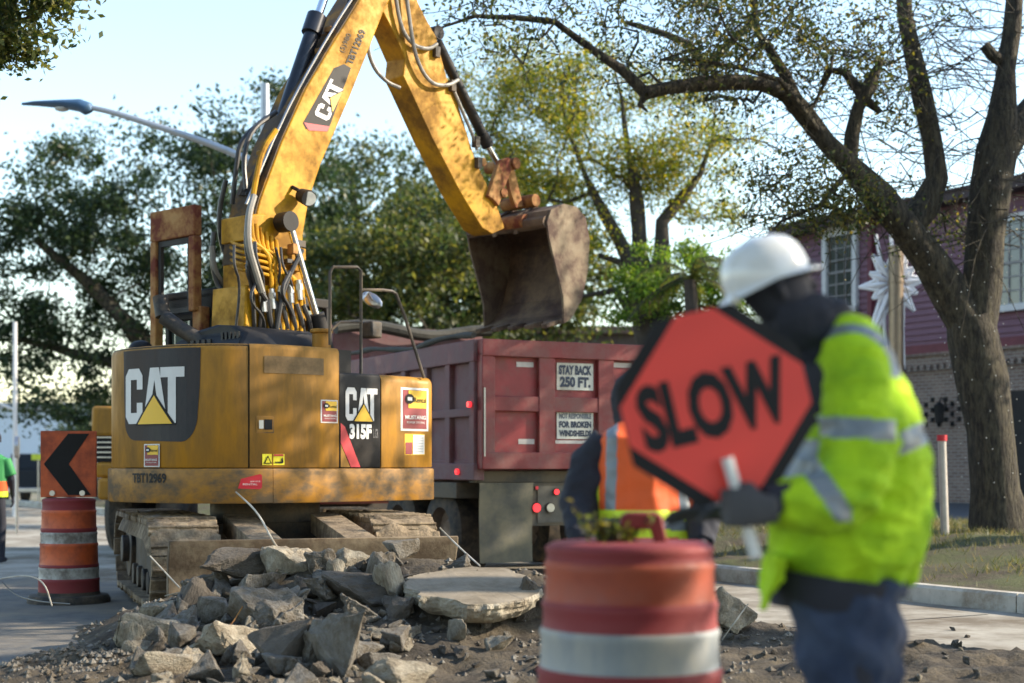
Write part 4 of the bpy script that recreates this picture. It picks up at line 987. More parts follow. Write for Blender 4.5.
# bucket: curved shell between two side plates; the mouth faces back to the machine
BW = .62
prof_px = [(545,222),(549,210),(562,204),(575,207),(584,218),(588,240),(586,272),(580,300),(570,318),(562,324)]
A = [bp(x, y, BW) for x, y in prof_px]; lq = [((a-C0).dot(ef), a.z) for a in A]
cq = sum(q for q, z in lq)/len(lq); cz = sum(z for q, z in lq)/len(lq)
g = MB(); th = .03; outer = lq; inner = [(q+(cq-q)*.07, z+(cz-z)*.06) for q, z in lq]
ring = outer+inner[::-1]; nn = len(outer)
for i in range(nn-1):
    quad = [outer[i], outer[i+1], inner[i+1], inner[i]]
    g.prism(quad, lambda q, z: C0+ef*q-er*BW+Vector((0, 0, z)), lambda q, z: C0+ef*q+er*BW+Vector((0, 0, z)))
bk = g.build('bucket', M_rustbucket, EX, smooth=True, ang=30)
g = MB(); side = lq+[((bp(561, 296, BW)-C0).dot(ef), bp(561, 296, BW).z), ((bp(547, 238, BW)-C0).dot(ef), bp(547, 238, BW).z)]
for o0 in (-BW-.03, BW+.002): g.prism(side, lambda q, z: C0+ef*q+er*o0+Vector((0, 0, z)), lambda q, z: C0+ef*q+er*(o0+.03)+Vector((0, 0, z)))
g.build('side_plate', mat('worn_side_plate', (.20, .155, .10), .65, .1, var=.3, scale=6, col2=(.09, .06, .05), amt=.5, dscale=3, bump=.003), bk, bevel=.006)
g = MB(); lip = bp(562, 324, BW); lqz = ((lip-C0).dot(ef), lip.z)
for i in range(5):
    o = -BW+.09+i*(2*BW-.18)/4; b = C0+ef*lqz[0]+er*o+Vector((0, 0, lqz[1]))
    g.box(b-ef*.10+Vector((0, 0, -.0)), (.09, .26, .055), M=RZ @ Matrix.Rotation(.25, 4, 'X'))
g.build('bucket_teeth', M_rustbucket, bk, bevel=.01)
g = MB(); top = bp(547, 222, BW); tq = ((top-C0).dot(ef), top.z)
for o in (-.2, .14): g.prism([(tq[0]-.05, tq[1]-.1), (tq[0]+.45, tq[1]+.12), (tq[0]+.3, tq[1]+.3), (tq[0]-.05, tq[1]+.12)], lambda q, z: C0+ef*q+er*o+Vector((0, 0, z)), lambda q, z: C0+ef*q+er*(o+.06)+Vector((0, 0, z)))
g.cyl(C0+ef*tq[0]-er*BW+Vector((0, 0, tq[1]-.0)), C0+ef*tq[0]+er*BW+Vector((0, 0, tq[1]-.0)), .075, n=12)
g.build('bucket_ears', M_rustbucket, bk, smooth=True, ang=30)
# handrails, mirror and box light at the right front
g = MB(); a = EL(1.15, .15, 0)
def rl(px, py, s): q = O_at(s, -.08, 0); return P(px, py, q.y)
sh = s_of(341); s2 = s_of(360)
g.tube([P(330, 345, 14.3), P(330, 272, 14.3), P(333, 267, 14.3), P(357, 267, 14.5), P(361, 271, 14.5), P(361, 376, 14.5)], .016, 8, sm=0)
g.tube([P(331, 330, 14.3), P(340, 322, 14.35), P(361, 322, 14.5)], .014, 8)
g.tube([P(361, 290, 14.5), P(390, 290, 14.8), P(398, 295, 14.9), P(424, 378, 15.1)], .016, 8, sm=1); g.build('handrail', M_dsteel, EX, smooth=True)
g = MB(); g.ball(P(372, 300, 15.6), (.03, .14, .07), 12, M=Matrix.Rotation(.6, 4, 'Y') @ Matrix.Rotation(1.2, 4, 'Z')); g.tube([P(362, 300, 14.6), P(368, 292, 15.2), P(372, 300, 15.6)], .012); g.build('mirror', M_steel, EX, smooth=True)
g = MB(); g.box(P(371, 330, 15.4), (.19, .15, .17), M=RZ); g.build('tool_box', M_dsteel, EX, bevel=.02)
# ---------------------------------------------------------------- undercarriage
ud = Vector((.34, -.94, 0)).normalized(); up_ = Vector((-ud.y, ud.x, 0)); UM = Matrix(((up_.x, ud.x, 0), (up_.y, ud.y, 0), (0, 0, 1))).to_4x4()
def U(p, u, z): return C0+up_*p+ud*u+Vector((0, 0, z))
random.seed(3)
for sd_ in (-1, 1):
    g = MB(); pc_ = sd_*1.02; Lh = 1.35; rr0 = .37; zc = .46
    per = 4*Lh+2*math.pi*rr0; ns = 40
    for i in range(ns):
        d = per*i/ns
        if d < 2*Lh: c = (-Lh+d, zc+rr0); a = 0
        elif d < 2*Lh+math.pi*rr0: t = (d-2*Lh)/rr0; c = (Lh+rr0*math.sin(t), zc+rr0*math.cos(t)); a = t
        elif d < 4*Lh+math.pi*rr0: c = (Lh-(d-2*Lh-math.pi*rr0), zc-rr0); a = math.pi
        else: t = (d-4*Lh-math.pi*rr0)/rr0; c = (-Lh-rr0*math.sin(t), zc-rr0*math.cos(t)); a = math.pi+t
        M = UM @ Matrix.Rotation(-a, 4, 'X'); cc = U(pc_+random.uniform(-.01, .01), c[0], c[1])
        g.box(cc, (.62, per/ns*.92, .05), M=M); g.box(cc+(M @ Vector((0, .03, .035))), (.62, .025, .035), M=M)
    tr = g.build('track', M_mud, EX, bevel=.008)
    g = MB(); g.box(U(pc_, 0, zc), (.30, 2*Lh, .34), M=UM)
    for u in (-Lh, Lh): g.cyl(U(pc_-.2, u, zc), U(pc_+.2, u, zc), .30, n=24)
    for u in (-.9, -.45, 0, .45, .9): g.cyl(U(pc_-.2, u, .22), U(pc_+.2, u, .22), .11, n=14)
    for u in (-Lh, Lh): g.cyl(U(pc_-.27, u, zc), U(pc_+.27, u, zc), .14, n=18)
    g.build('track_frame', M_dsteel, EX, bevel=.01)
g = MB(); g.box(U(0, 0, .62), (1.6, 1.1, .34), M=UM); g.cyl(U(0, 0, .78), U(0, 0, 1.03), .55, n=30); g.build('car_body', M_dsteel, EX, bevel=.01)
# packed mud on the tracks
g = MB()
for sd_ in (-1, 1):
    n_ = 26; m_ = 14; vs = []
    for i in range(n_):
        for j in range(m_):
            u = -1.0+2.75*i/(n_-1); p = sd_*1.02-.34+.68*j/(m_-1); q = U(p, u, 0)
            ed = min(1, min(j, m_-1-j)/2.0)*min(1, min(i, n_-1-i)/1.5)
            z = .80+(.06+.055*noise.noise(q*5)+.035*noise.noise(q*13))*ed-(.12 if ed < .3 else 0)
            u2 = u-.0; vs.append(U(p, u2, z-(max(0, u-1.4)*.35)))
    g.add(vs, [(i*m_+j, (i+1)*m_+j, (i+1)*m_+j+1, i*m_+j+1) for i in range(n_-1) for j in range(m_-1)])
g.build('packed_mud', M_mud, EX, smooth=True, ang=50)
# blade with its arms
g = MB(); bu = 2.42; n_ = 30; vs = []
prof = [(0, .72), (.05, .72), (.05, .66), (-.02, .5), (-.05, .34), (-.02, .16), (.06, .04), (-.08, .04), (-.16, .34), (-.1, .6)]
for i in (-1.26, 1.26):
    vs += [U(i, bu+a, z) for a, z in prof]
k = len(prof); g.add(vs, [(j, (j+1) % k, k+(j+1) % k, k+j) for j in range(k)]+[tuple(range(k)), tuple(range(k, 2*k))[::-1]])
g.build('blade', mat('muddy_blade', (.21, .165, .11), .8, .1, var=.3, scale=5, col2=(.10, .07, .045), amt=.5, dscale=3, bump=.004), EX, bevel=.008)
for p in (-.42, .42):
    g = MB(); g.prism([(0, .88), (.0, .70), (1.55, .50), (1.55, .70)], lambda u, z: U(p*1.0-.14, .85+u, z), lambda u, z: U(p*1.0+.14, .85+u, z)); g.build('blade_arm', M_mud, EX, bevel=.01)
g = MB(); g.cyl(U(.0, .8, .6), U(.0, 2.2, .5), .06); g.build('blade_cylinder', M_dsteel, EX, smooth=True)
# ================================================================ DUMP TRUCK
TY = R(27); T0 = Vector((-.385, 17.5, 0)); tx = Vector((math.cos(TY), math.sin(TY), 0)); ty = Vector((-math.sin(TY), math.cos(TY), 0)); TM = Matrix.Rotation(TY, 4, 'Z')
def T(a, b, z): return T0+tx*a+ty*b+Vector((0, 0, z))
def tbox(g, a0, a1, b0, b1, z0, z1, m=0): g.box(T((a0+a1)/2, (b0+b1)/2, (z0+z1)/2), (a1-a0, b1-b0, z1-z0), M=TM, m=m)
TR = thing('dump_truck', 'red dump truck being loaded behind the excavator, with white warning placards on its tailgate', 'truck', T(1.25, 3, 0), TY)
TW = 2.5; zb, zt = 1.31, 2.82; TL = 5.0
g = MB()
tbox(g, .02, TW-.02, .05, TL, zb, zb+.1)                        # floor
for a in (.03, TW-.09): tbox(g, a, a+.06, .06, TL, zb, zt-.03)        # sides
tbox(g, .03, TW-.03, TL, TL+.08, zb, 3.34)                         # front bulkhead
for a0, a1 in ((-.05, .09), (TW-.09, TW+.05)):
    tbox(g, a0, a1, .04, TL+.1, zt-.26, zt); tbox(g, a0, a1, .04, TL+.1, zb-.14, zb+.06); tbox(g, a0+.01, a1-.01, .1, TL, 1.92, 2.02)
    for i in range(8): tbox(g, a0+.012, a1-.012, .06+i*.69, .20+i*.69, zb, zt-.1)
tbox(g, -.02, TW+.02, TL, TL+.9, 3.34, 3.40)                       # cab shield
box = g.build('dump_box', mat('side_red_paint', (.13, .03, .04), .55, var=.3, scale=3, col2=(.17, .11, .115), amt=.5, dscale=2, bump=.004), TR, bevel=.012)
# tailgate
g = MB(); tbox(g, .03, TW-.03, -.02, .05, zb, zt-.05, 1)
def apx(px):   # tailgate coordinate of a pixel column
    u = (px-512)/F; o = T(0, -.09, 0); return (u*o.y-o.x)/(tx.x-u*tx.y)
posts = [0, apx(547.5), apx(606.5), apx(663), 2.5-.001]
tbox(g, .0, TW, -.10, .06, zt-.20, zt, 0); tbox(g, 0, TW, -.09, .06, zb-.01, zb+.19, 0); tbox(g, 0, TW, -.075, .05, 1.98, 2.16, 0)
for i, a in enumerate(posts):
    w = .11; lo = max(0, a-w); hi = min(TW, a+w)
    if i == 0: hi = .17
    if i == 4: lo = TW-.17
    tbox(g, lo, hi, -.085, .05, zb+.15, zt-.15, 0)
tg = g.build('tailgate', [M_redtruck, M_redin], TR, bevel=.010)
def tf(b): return lambda a, z: T(a, b, z)
def placard(a0, a1, z0, z1, lines, name='placard'):
    g = MB(); add_poly(g, rect(a0, z0, a1, z1), tf(-.036), 0); 
    for txt, y0, y1, x0, x1, mm in lines: add_text(g, txt, (a0+(a1-a0)*x0, z0+(z1-z0)*y0, a0+(a1-a0)*x1, z0+(z1-z0)*y1), tf(-.040), mm, .06)
    g.box(T((a0+a1)/2, -.027, (z0+z1)/2), (a1-a0, .014, z1-z0), M=TM)
    g.build(name, [mat('placard_white', (.62, .62, .55), .6, var=.12, col2=(.4, .36, .28), amt=.3), mat('print_blue', (.02, .035, .07), .5), mat('print_soft', (.12, .14, .17), .5)], tg, fix=False)
def zpx(px, py): p = T(apx(px), -.09, 0); return zat(py, p.y)
a0, a1 = apx(559), apx(595.5)
placard(a0, a1, zpx(577, 390), zpx(577, 363), [('STAY BACK', .56, .92, .05, .95, 1), ('250 FT.', .10, .50, .08, .92, 1)])
placard(a0, a1, zpx(577, 439), zpx(577, 411), [('NOT RESPONSIBLE', .72, .93, .06, .94, 2), ('FOR BROKEN', .40, .64, .06, .94, 1), ('WINDSHIELDS', .09, .32, .06, .94, 1)])
for x0, x1, y0, y1 in ((519, 536, 362, 366.5), (521, 537, 439, 444), (616, 635, 363, 367), (558, 597, 440.5, 443.5)):
    g = MB(); add_poly(g, rect(apx(x0), zpx(x0, y1), apx(x1), zpx(x1, y0)), tf(-.024), 0); g.build('reflective_tape', mat('silver_tape', (.5, .47, .45), .5), tg, fix=False)
# side marker lamps
g = MB()
for b, z in ((.12, 2.06), ): g.cyl(T(-.055, b, z), T(-.09, b, z), .036, n=14)
M_lamp = mat('red_lamp', (.7, .02, .03), .3, emit=(1, .03, .04, .7)); g.build('marker_lamp', M_lamp, box)
g = MB(); g.cyl(T(-.06, .45, zb-.04), T(-.09, .45, zb-.04), .035, n=12); g.build('marker_lamp', M_lamp, box)
g = MB(); g.cyl(T(.03, -.08, 2.25), T(.03, -.08, 1.45), .018, n=8); g.build('gate_chain', M_steel, tg)
# tarp roll
g = MB(); pts = [T(-.02+.03*math.sin(i*1.3), .1+i*.35, zt+.05+.035*math.sin(i*.9)+ (.14*max(0, i-8)/6)) for i in range(15)]; g.tube(pts, [.034+.010*math.sin(i*2.1) for i in range(15)], 10, sm=1)
pts = [T(TW*i/10, TL-.2+.03*math.sin(i), 3.34+.06*math.sin(i*.8)) for i in range(11)]; g.tube(pts, .09, 10, sm=1)
g.build('tarp', mat('dark_tarp', (.035, .035, .03), .8, var=.3, bump=.01, bscale=8), TR, smooth=True)
g = MB()
for i in range(26):
    for j in range(14):
        pass
n_ = 22; vs = []
for i in range(n_):
    for j in range(n_):
        a = .12+(TW-.24)*i/(n_-1); b = .12+(TL-.2)*j/(n_-1); q = T(a, b, 0); ed = min(i, j, n_-1-i, n_-1-j)/(n_-1)*2
        vs.append(T(a, b, 2.0+.95*ed**.8+.12*noise.noise(q*2)))
g.add(vs, [(i*n_+j, (i+1)*n_+j, (i+1)*n_+j+1, i*n_+j+1) for i in range(n_-1) for j in range(n_-1)]); tag(g.build('load', M_dirt, TR, smooth=True, ang=80, fix=False), 'brown load of broken earth in the box')
# chassis
g = MB(); tbox(g, .0, TW, .1, .28, zb-.17, zb-.03); tbox(g, .75, .90, .1, TL+2.4, .82, 1.13); tbox(g, 1.6, 1.75, .1, TL+2.4, .82, 1.13); tbox(g, .66, 1.84, .06, .12, .62, 1.14); tbox(g, -.06, .25, .5, TL, .95, 1.14)
g.build('chassis', mat('chassis_grey', (.05, .048, .042), .7, var=.3, col2=(.13, .11, .08), amt=.5, bump=.003), TR, bevel=.008)
for a0, a1 in ((.02, .72), (1.8, 2.48)):
    g = MB(); n_ = 8; vs = []
    for s_ in (0, .015):
        for i in range(n_):
            for j in range(n_): vs.append(T(a0+(a1-a0)*i/(n_-1), .02+s_+.02*math.sin(i*.8+j*.5), 1.14-.94*j/(n_-1)))
    N2 = n_*n_
    for o in (0, N2): g.f += [(len(g.v)+o+i*n_+j, len(g.v)+o+(i+1)*n_+j, len(g.v)+o+(i+1)*n_+j+1, len(g.v)+o+i*n_+j+1) for i in range(n_-1) for j in range(n_-1)]
    g.v += [tuple(v) for v in vs]; g.m = [0]*len(g.f)
    g.build('mud_flap', mat('mudflap_rubber', (.075, .075, .062), .75, var=.25, scale=2, col2=(.15, .14, .10), amt=.45, dscale=3), TR, smooth=True)
g = MB(); tbox(g, .80, 1.7, .045, .058, .66, 1.1); g.build('light_plate', mat('plate_grey', (.09, .085, .07), .7, var=.25), TR)
for px_, py_, r_, mm in ((541, 508, .052, 0), (555, 508, .052, 1), (561, 492, .034, 0), (590, 508, .052, 0), (541, 488, .022, 2)):
    a = apx(px_); z = zpx(px_, py_); g = MB(); p = T(a, .04, z); g.cyl(p, p-ty*.03, r_, n=20); g.cyl(p, p-ty*.02, r_*1.25, n=20, m=1)
    g.build('tail_lamp' if mm != 1 else 'reverse_lamp', [[M_lamp, M_rub], [mat('clear_lens', (.5, .5, .42), .2), M_rub], [M_decR, M_rub]][mm], TR, smooth=True, ang=30)
for b in (1.15, 2.5, 7.4):
    for a in ((.02, .33), (2.17, 2.48)):
        w = .28 if b > 5 else .52; a_c = (a[0]+a[1])/2; a0_ = a[0] if a[0] < 1 else a[1]-w; g = MB(); M = TM @ Matrix.Rotation(R(90), 4, 'Y')
        g.lathe([(.30, 0), (.46, .0), (.52, .05), (.53, w/2), (.52, w-.05), (.46, w), (.30, w)], T(a0_, b, .53), 36, M=M); wh = g.build('tyre', M_rub, TR, smooth=True, ang=40)
        g = MB(); g.lathe([(.0, .12), (.12, .10), (.16, .14), (.26, .12), (.31, .0), (.31, w), (0, w-.1)], T(a0_, b, .53), 28, M=M); g.build('rim', mat('rim_steel', (.16, .11, .08), .6, .4, var=.3), wh, smooth=True, ang=40)
        # tread
g = MB(); tbox(g, .15, 2.35, TL+1.0, TL+3.0, .75, 2.5); tbox(g, .3, 2.2, TL+1.2, TL+2.8, 2.5, 2.75); tbox(g, .35, 2.15, TL+3, TL+4.2, .75, 1.75); cb = g.build('cab', M_redtruck, TR, bevel=.08)
g = MB(); tbox(g, .14, 2.36, TL+1.4, TL+2.5, 1.75, 2.35); tbox(g, .4, 2.1, TL+2.95, TL+3.01, 1.8, 2.4); g.build('window', M_glass, cb)
g = MB(); tbox(g, .12, 2.38, TL+3.3, TL+4.35, .5, 1.1); g.build('bumper', M_dsteel, TR, bevel=.05)
# ================================================================ BARRELS
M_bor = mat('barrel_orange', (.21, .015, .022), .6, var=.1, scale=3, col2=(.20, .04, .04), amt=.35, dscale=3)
M_sheet = mat('shaded_orange_sheeting', (.25, .036, .016), .45, var=.12, scale=4, col2=(.36, .07, .03), amt=.4, dscale=3)  # darker copy for the near barrel, its shade put into the colour
M_bwh = mat('shaded_white_sheeting', (.22, .245, .27), .45, var=.08, scale=3, col2=(.36, .35, .32), amt=.42, dscale=4, stretch=(1, 1, .4))  # white dimmed and blued to carry the shade on the near barrel
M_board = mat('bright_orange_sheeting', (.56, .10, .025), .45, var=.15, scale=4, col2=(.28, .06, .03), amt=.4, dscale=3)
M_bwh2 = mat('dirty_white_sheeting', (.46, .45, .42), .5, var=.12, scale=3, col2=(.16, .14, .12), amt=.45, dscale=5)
def barrel(name, label, loc, mats_, lev=None, zr=0, H_=1.02, rt=.245, rb=.30, handle=True, cat='barrel'):
    t = thing(name, label, cat, loc); g = MB()
    # profile with stepped tapers; each band its material
    pr = []; ms = []
    L = [(.0, rb*1.0), (.10, rb*.985), (.13, rb*.97)]
    z = .08; bands = []
    lev = lev or list(np.linspace(.08, H_, 6)); nbn = len(lev)-1
    for i in range(nbn):
        r0 = rb+(rt-rb)*lev[i]/H_; r1 = rb+(rt-rb)*(lev[i]*.25+lev[i+1]*.75)/H_; z0, z1 = lev[i], lev[i+1]
        for zz, rr_ in ((z0+.004, r0), (z0+.02, r0-.004), (z1-.03, r1), (z1-.012, r1+.006), (z1-.004, r1+.002)):
            pr.append((rr_, zz)); ms.append(mats_[i])
    pr += [(rt*.93, H_+.008), (rt*.6, H_+.012), (0, H_+.012)]; ms += [0]*3
    g.lathe(pr, Vector(loc), 48, mf=lambda i: ms[i]); body = g.build('body', [M_bor, M_sheet if handle else M_board, M_bwh if handle else M_bwh2], t, smooth=True, ang=50)
    g = MB(); g.lathe([(rb*1.0, .0), (rb*1.32, .0), (rb*1.32, .05), (rb*1.24, .085), (rb*1.0, .09), (rb*.98, .12)], Vector(loc), 48); g.build('base', M_rub, t, smooth=True, ang=40)
    if handle:
        g = MB(); h = [(-.085, 0), (-.065, .095), (-.045, .105), (.045, .105), (.065, .095), (.085, 0), (.045, 0), (.03, .05), (-.03, .05), (-.045, 0)]
        c = Vector(loc)+Vector((.035, -.05, H_+.005)); M = Matrix.Rotation(zr, 3, 'Z')
        g.prism(h, lambda a, b: c+M @ Vector((a, -.03, b)), lambda a, b: c+M @ Vector((a, .03, b))); g.build('handle', M_bor, t, bevel=.012)
    return t
b1c = on_ground(629.5, 5.0); b1c.z = 0
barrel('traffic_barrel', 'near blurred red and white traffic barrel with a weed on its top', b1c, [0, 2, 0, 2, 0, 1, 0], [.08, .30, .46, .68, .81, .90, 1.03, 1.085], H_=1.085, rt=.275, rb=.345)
b2c = on_ground(69, 15.0, -.03)
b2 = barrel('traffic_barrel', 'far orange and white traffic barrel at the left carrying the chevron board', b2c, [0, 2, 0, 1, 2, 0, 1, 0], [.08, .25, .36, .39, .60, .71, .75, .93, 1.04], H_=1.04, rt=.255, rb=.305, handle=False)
t = thing('chevron_board', 'orange board with a black left pointing chevron standing on the far barrel', 'sign', P(69, 497, 15))
bx0, bx1, by0, by1 = P(43, 497, 15).x, P(95.5, 497, 15).x, zat(497, 15), zat(431, 15)
def cf(y): return lambda u, v: Vector((bx0+(bx1-bx0)*u, 15.0+y+.10*(u-.5), by0+(by1-by0)*v))
g = MB(); g.prism([(0,.0),(0,1),(1,1),(1,0)], cf(-.03), cf(.0)); g.build('board', M_board, t, bevel=.004)
g = MB(); add_poly(g, [(.88, .96), (.50, .96), (.06, .50), (.50, .03), (.91, .03), (.51, .50)], cf(-.036), 0); g.build('chevron', M_decB, t, fix=False)
for u in (.22, .76):
    g = MB(); p = cf(-.04)(u, .06); g.cyl(p, p+Vector((0, -.015, 0)), .028, n=14); g.build('bolt', M_steel, t, smooth=True, ang=40)
# weed on the near barrel
g = MB(); rs = random.Random(2); base = Vector((b1c.x-.03, b1c.y-.05, 1.10)); lf = []
for i in range(46):
    a = rs.uniform(0, 6.28); d = Vector((math.cos(a), math.sin(a), rs.uniform(.2, 1.6))).normalized()*rs.uniform(.05, .11); s0 = base+Vector((rs.uniform(-.08, .05), rs.uniform(-.04, .04), 0)); g.tube([s0, s0+d*.6, s0+d], .0025, 4)
    for k in range(9): lf.append(tuple(s0+d*rs.uniform(.3, 1.05)+Vector((rs.gauss(0, .012),)*1+(rs.gauss(0, .012), rs.gauss(0, .012)))))
t = thing('weed_sprig', 'yellow green weed sprig lying on top of the near barrel', 'weed', base)
for i in range(18): s0 = base+Vector((-.10-.004*i, -.02, .02+.006*i)); lf.append(tuple(s0+Vector((rs.gauss(0, .008), rs.gauss(0, .008), rs.gauss(0, .006)))))
g.tube([base, base+Vector((-.1, -.02, .05)), base+Vector((-.17, -.03, .12))], .004, 5)
g.build('stem', M_barkd, t); leaf_mesh('leaves', lf, .014, L_yel, t)
# ================================================================ SLOW PADDLE
M_pole = mat('white_pole', (.62, .63, .64), .4, var=.08)
SC = P(716, 405, 3.87); t = thing('slow_paddle', 'red orange diamond on black octagon hand sign reading SLOW held by the near worker', 'sign', SC)
ta = R(13.5); ax = Vector((math.cos(ta), .10, math.sin(ta))).normalized(); az = Vector((-math.sin(ta), .0, math.cos(ta))); az = (az-ax*az.dot(ax)).normalized(); an = az.cross(ax)  # an points to +y
def sf(y): return lambda a, b: SC+ax*a+az*b+an*y
ap = .247; oc = [(ap/math.cos(R(22.5))*math.cos(R(22.5+45*k)), ap/math.cos(R(22.5))*math.sin(R(22.5+45*k))) for k in range(8)]
M_sgn = mat('sign_orange', (.66, .040, .030), .45, var=.05, scale=2)
g = MB(); g.prism(oc, sf(-.003), sf(.003)); g.build('octagon', M_decB, t)
k_ = ap*1.20; q = ap*.995; di = [(k_-q, q), (q, k_-q), (q, -(k_-q)), (k_-q, -q), (-(k_-q), -q), (-q, -(k_-q)), (-q, k_-q), (-(k_-q), q)]
g = MB(); add_poly(g, di, sf(-.005), 0); g.build('diamond', M_sgn, t, fix=False)
g = MB(); add_text(g, 'SLOW', (-.205, -.085, .195, .092), sf(-.007), 0, .05); g.build('lettering', M_decB, t, fix=False)
g = MB(); pa = P(727, 458, 3.84); pb = P(756, 557, 3.84); g.cyl(pa, pb, .0155, n=16); g.build('pole', M_pole, t, smooth=True, ang=50)
# ================================================================ PEOPLE
def hand(g, wrist, d, n, th, curl=.6, L=.19, sc=1.0, spread=.0, m=0, fat=1.0):
    """d: direction of the fingers, n: palm normal (fingers curl towards it), th: side of the thumb"""
    d = Vector(d).normalized(); n = Vector(n); n = (n-d*n.dot(d)).normalized(); th = d.cross(n) if Vector(th).dot(d.cross(n)) > 0 else -d.cross(n)
    w = Vector(wrist); g.loft([w-d*.03, w+d*.02, w+d*.06, w+d*.095], [(.026*fat, .021*fat), (.036*fat, .019*fat), (.042*fat, .017*fat), (.040*fat, .014*fat)], 12, ref=th)
    for i, (o, l) in enumerate(((.031, .078), (.011, .086), (-.010, .080), (-.030, .062))):
        p = w+d*.085+th*o*fat; a = 0; pts = [p-d*.02, p]; dd = d
        for k, f in enumerate((.45, .32, .25)):
            a += curl*(1+.06*i); dd = d*math.cos(a)+n*math.sin(a)+th*spread*(1.5-i)*.1; p = p+dd*l*f*sc; pts.append(p)
        g.loft(pts, [.0105*fat, .0105*fat, .0098*fat, .009*fat, .0075*fat], 8)
    p = w+d*.02+th*.03; pts = [p, p+th*.028+d*.02+n*.012, p+th*.030+d*.048+n*.030, p+th*.016+d*.066+n*.045]
    g.loft(pts, [.015, .0135, .0115, .009], 8)
def head(g, c, face, upv=(0, 0, 1), s=1.0):
    """continuous head shape: skull, jaw, nose, brow, ears"""
    f = Vector(face).normalized(); u = Vector(upv); u = (u-f*u.dot(f)).normalized(); r = f.cross(u)
    c = Vector(c); Q = lambda a, b, e: c+r*a*s+f*b*s+u*e*s
    g.loft([Q(0, -.01, -.115), Q(0, .0, -.095), Q(0, .005, -.05), Q(0, .0, 0), Q(0, -.005, .05), Q(0, -.01, .09), Q(0, -.01, .112)],
           [(.035, .035), (.052, .062), (.066, .085), (.074, .095), (.075, .097), (.058, .075), (.025, .03)], 20, ref=r)
    g.loft([Q(0, .055, -.10), Q(0, .068, -.08), Q(0, .08, -.055)], [(.022, .018), (.03, .025), (.03, .02)], 10, ref=r)      # chin, mouth
    g.loft([Q(0, .085, .02), Q(0, .103, -.010), Q(0, .112, -.028), Q(0, .090, -.040)], [.010, .013, .016, .012], 8)              # nose
    g.loft([Q(-.045, .082, .022), Q(0, .093, .026), Q(.045, .082, .022)], .011, 8)
    for k in (-1, 1): g.loft([Q(k*.074, -.01, -.035), Q(k*.083, -.018, 0), Q(k*.077, -.02, .03)], [.008, .014, .010], 8)
    return Q
M_navy = mat('navy_fleece', (.018, .020, .032), .9, var=.25)
M_glove = mat('grey_glove', (.055, .055, .062), .85, var=.2)
M_hiv = mat('lime_jacket_fabric', (.38, .60, .016), .75, var=.16, scale=3, col2=(.22, .40, .02), amt=.35, dscale=5, bump=.010, bscale=18, spec=.2)
M_refl = mat('reflective_tape_grey', (.17, .20, .235), .4, var=.1)
M_denim = mat('blue_denim', (.012, .022, .055), .9, var=.4, scale=4, col2=(.045, .062, .11), amt=.42, dscale=2.2, bump=.002, bscale=90)
M_skin = mat('brown_skin', (.16, .08, .05), .55, var=.1)
M_hat = mat('hard_hat_shell', (.66, .68, .70), .22, var=.03, coat=.5)
M_boot = mat('work_boot', (.10, .06, .035), .7, var=.3)
YW = 4.2
def w(px, py, y=YW): return P(px, py, y)
t = thing('person', 'worker in lime high visibility jacket and white hard hat holding the SLOW paddle', 'person', (w(845, 600).x, YW, .04))
g = MB(); hc = w(776, 290, 4.17); fd = Vector((.90, .12, .34)); hu = Vector((-.36, 0, .93))
Q = head(g, hc, fd, hu, .97)
g.loft([hc+Vector((.0, 0, -.06)), w(800, 335), w(838, 372)], [.065, .075, .10], 14)
g.loft([w(838, 360), w(850, 420), w(855, 500), w(848, 590)], [(.12, .19), (.15, .2), (.15, .18), (.14, .17)], 14, ref=(1, 0, 0))
g.loft([w(848, 345, 4.08), w(852, 440, 4.0), w(848, 492, 3.93)], [.06, .052, .045], 12)
wr = w(762, 507, 3.86); g.loft([w(848, 492, 3.93), w(800, 500, 3.88), wr], [.045, .04, .028], 12)
hand(g, wr+Vector((.0, -.055, -.004)), (-1, -.02, .05), (-.02, 1, -.1), (0, 0, 1), curl=1.0, fat=1.25)
g.loft([w(845, 345, 4.34), w(830, 440, 4.42), w(800, 500, 4.36)], [.06, .05, .045], 12); wr2 = w(722, 513, 4.15)
g.loft([w(800, 500, 4.36), w(760, 508, 4.25), wr2], [.045, .038, .028], 12); hand(g, wr2, (-1, -.1, -.02), (0, -.4, -1), (0, -1, .2), curl=.12, spread=1)
for y_ in (4.08, 4.32):
    x0 = 0 if y_ < 4.2 else .02
    g.loft([w(848, 590, y_)+Vector((x0, 0, 0)), Vector((w(846, 0).x+x0, y_, .52)), Vector((w(852, 0).x+x0, y_, .12))], [.085, .06, .045], 12)
    g.loft([Vector((w(856, 0).x+x0, y_, .10)), Vector((w(835, 0).x+x0, y_, .08)), Vector((w(790, 0).x+x0, y_, .07))], [(.045, .05), (.05, .05), (.035, .03)], 12, ref=(0, 1, 0))
def bmf(c, n):
    if c.z > 1.62: return 1
    if c.x < w(785, 0).x and c.z > 1.1: return 2
    if c.z < .16: return 3
    return 1
body = grow(g, 'body', [M_skin, M_navy, M_glove, M_boot], t, voxel=.0052, sm=3, matfn=bmf)
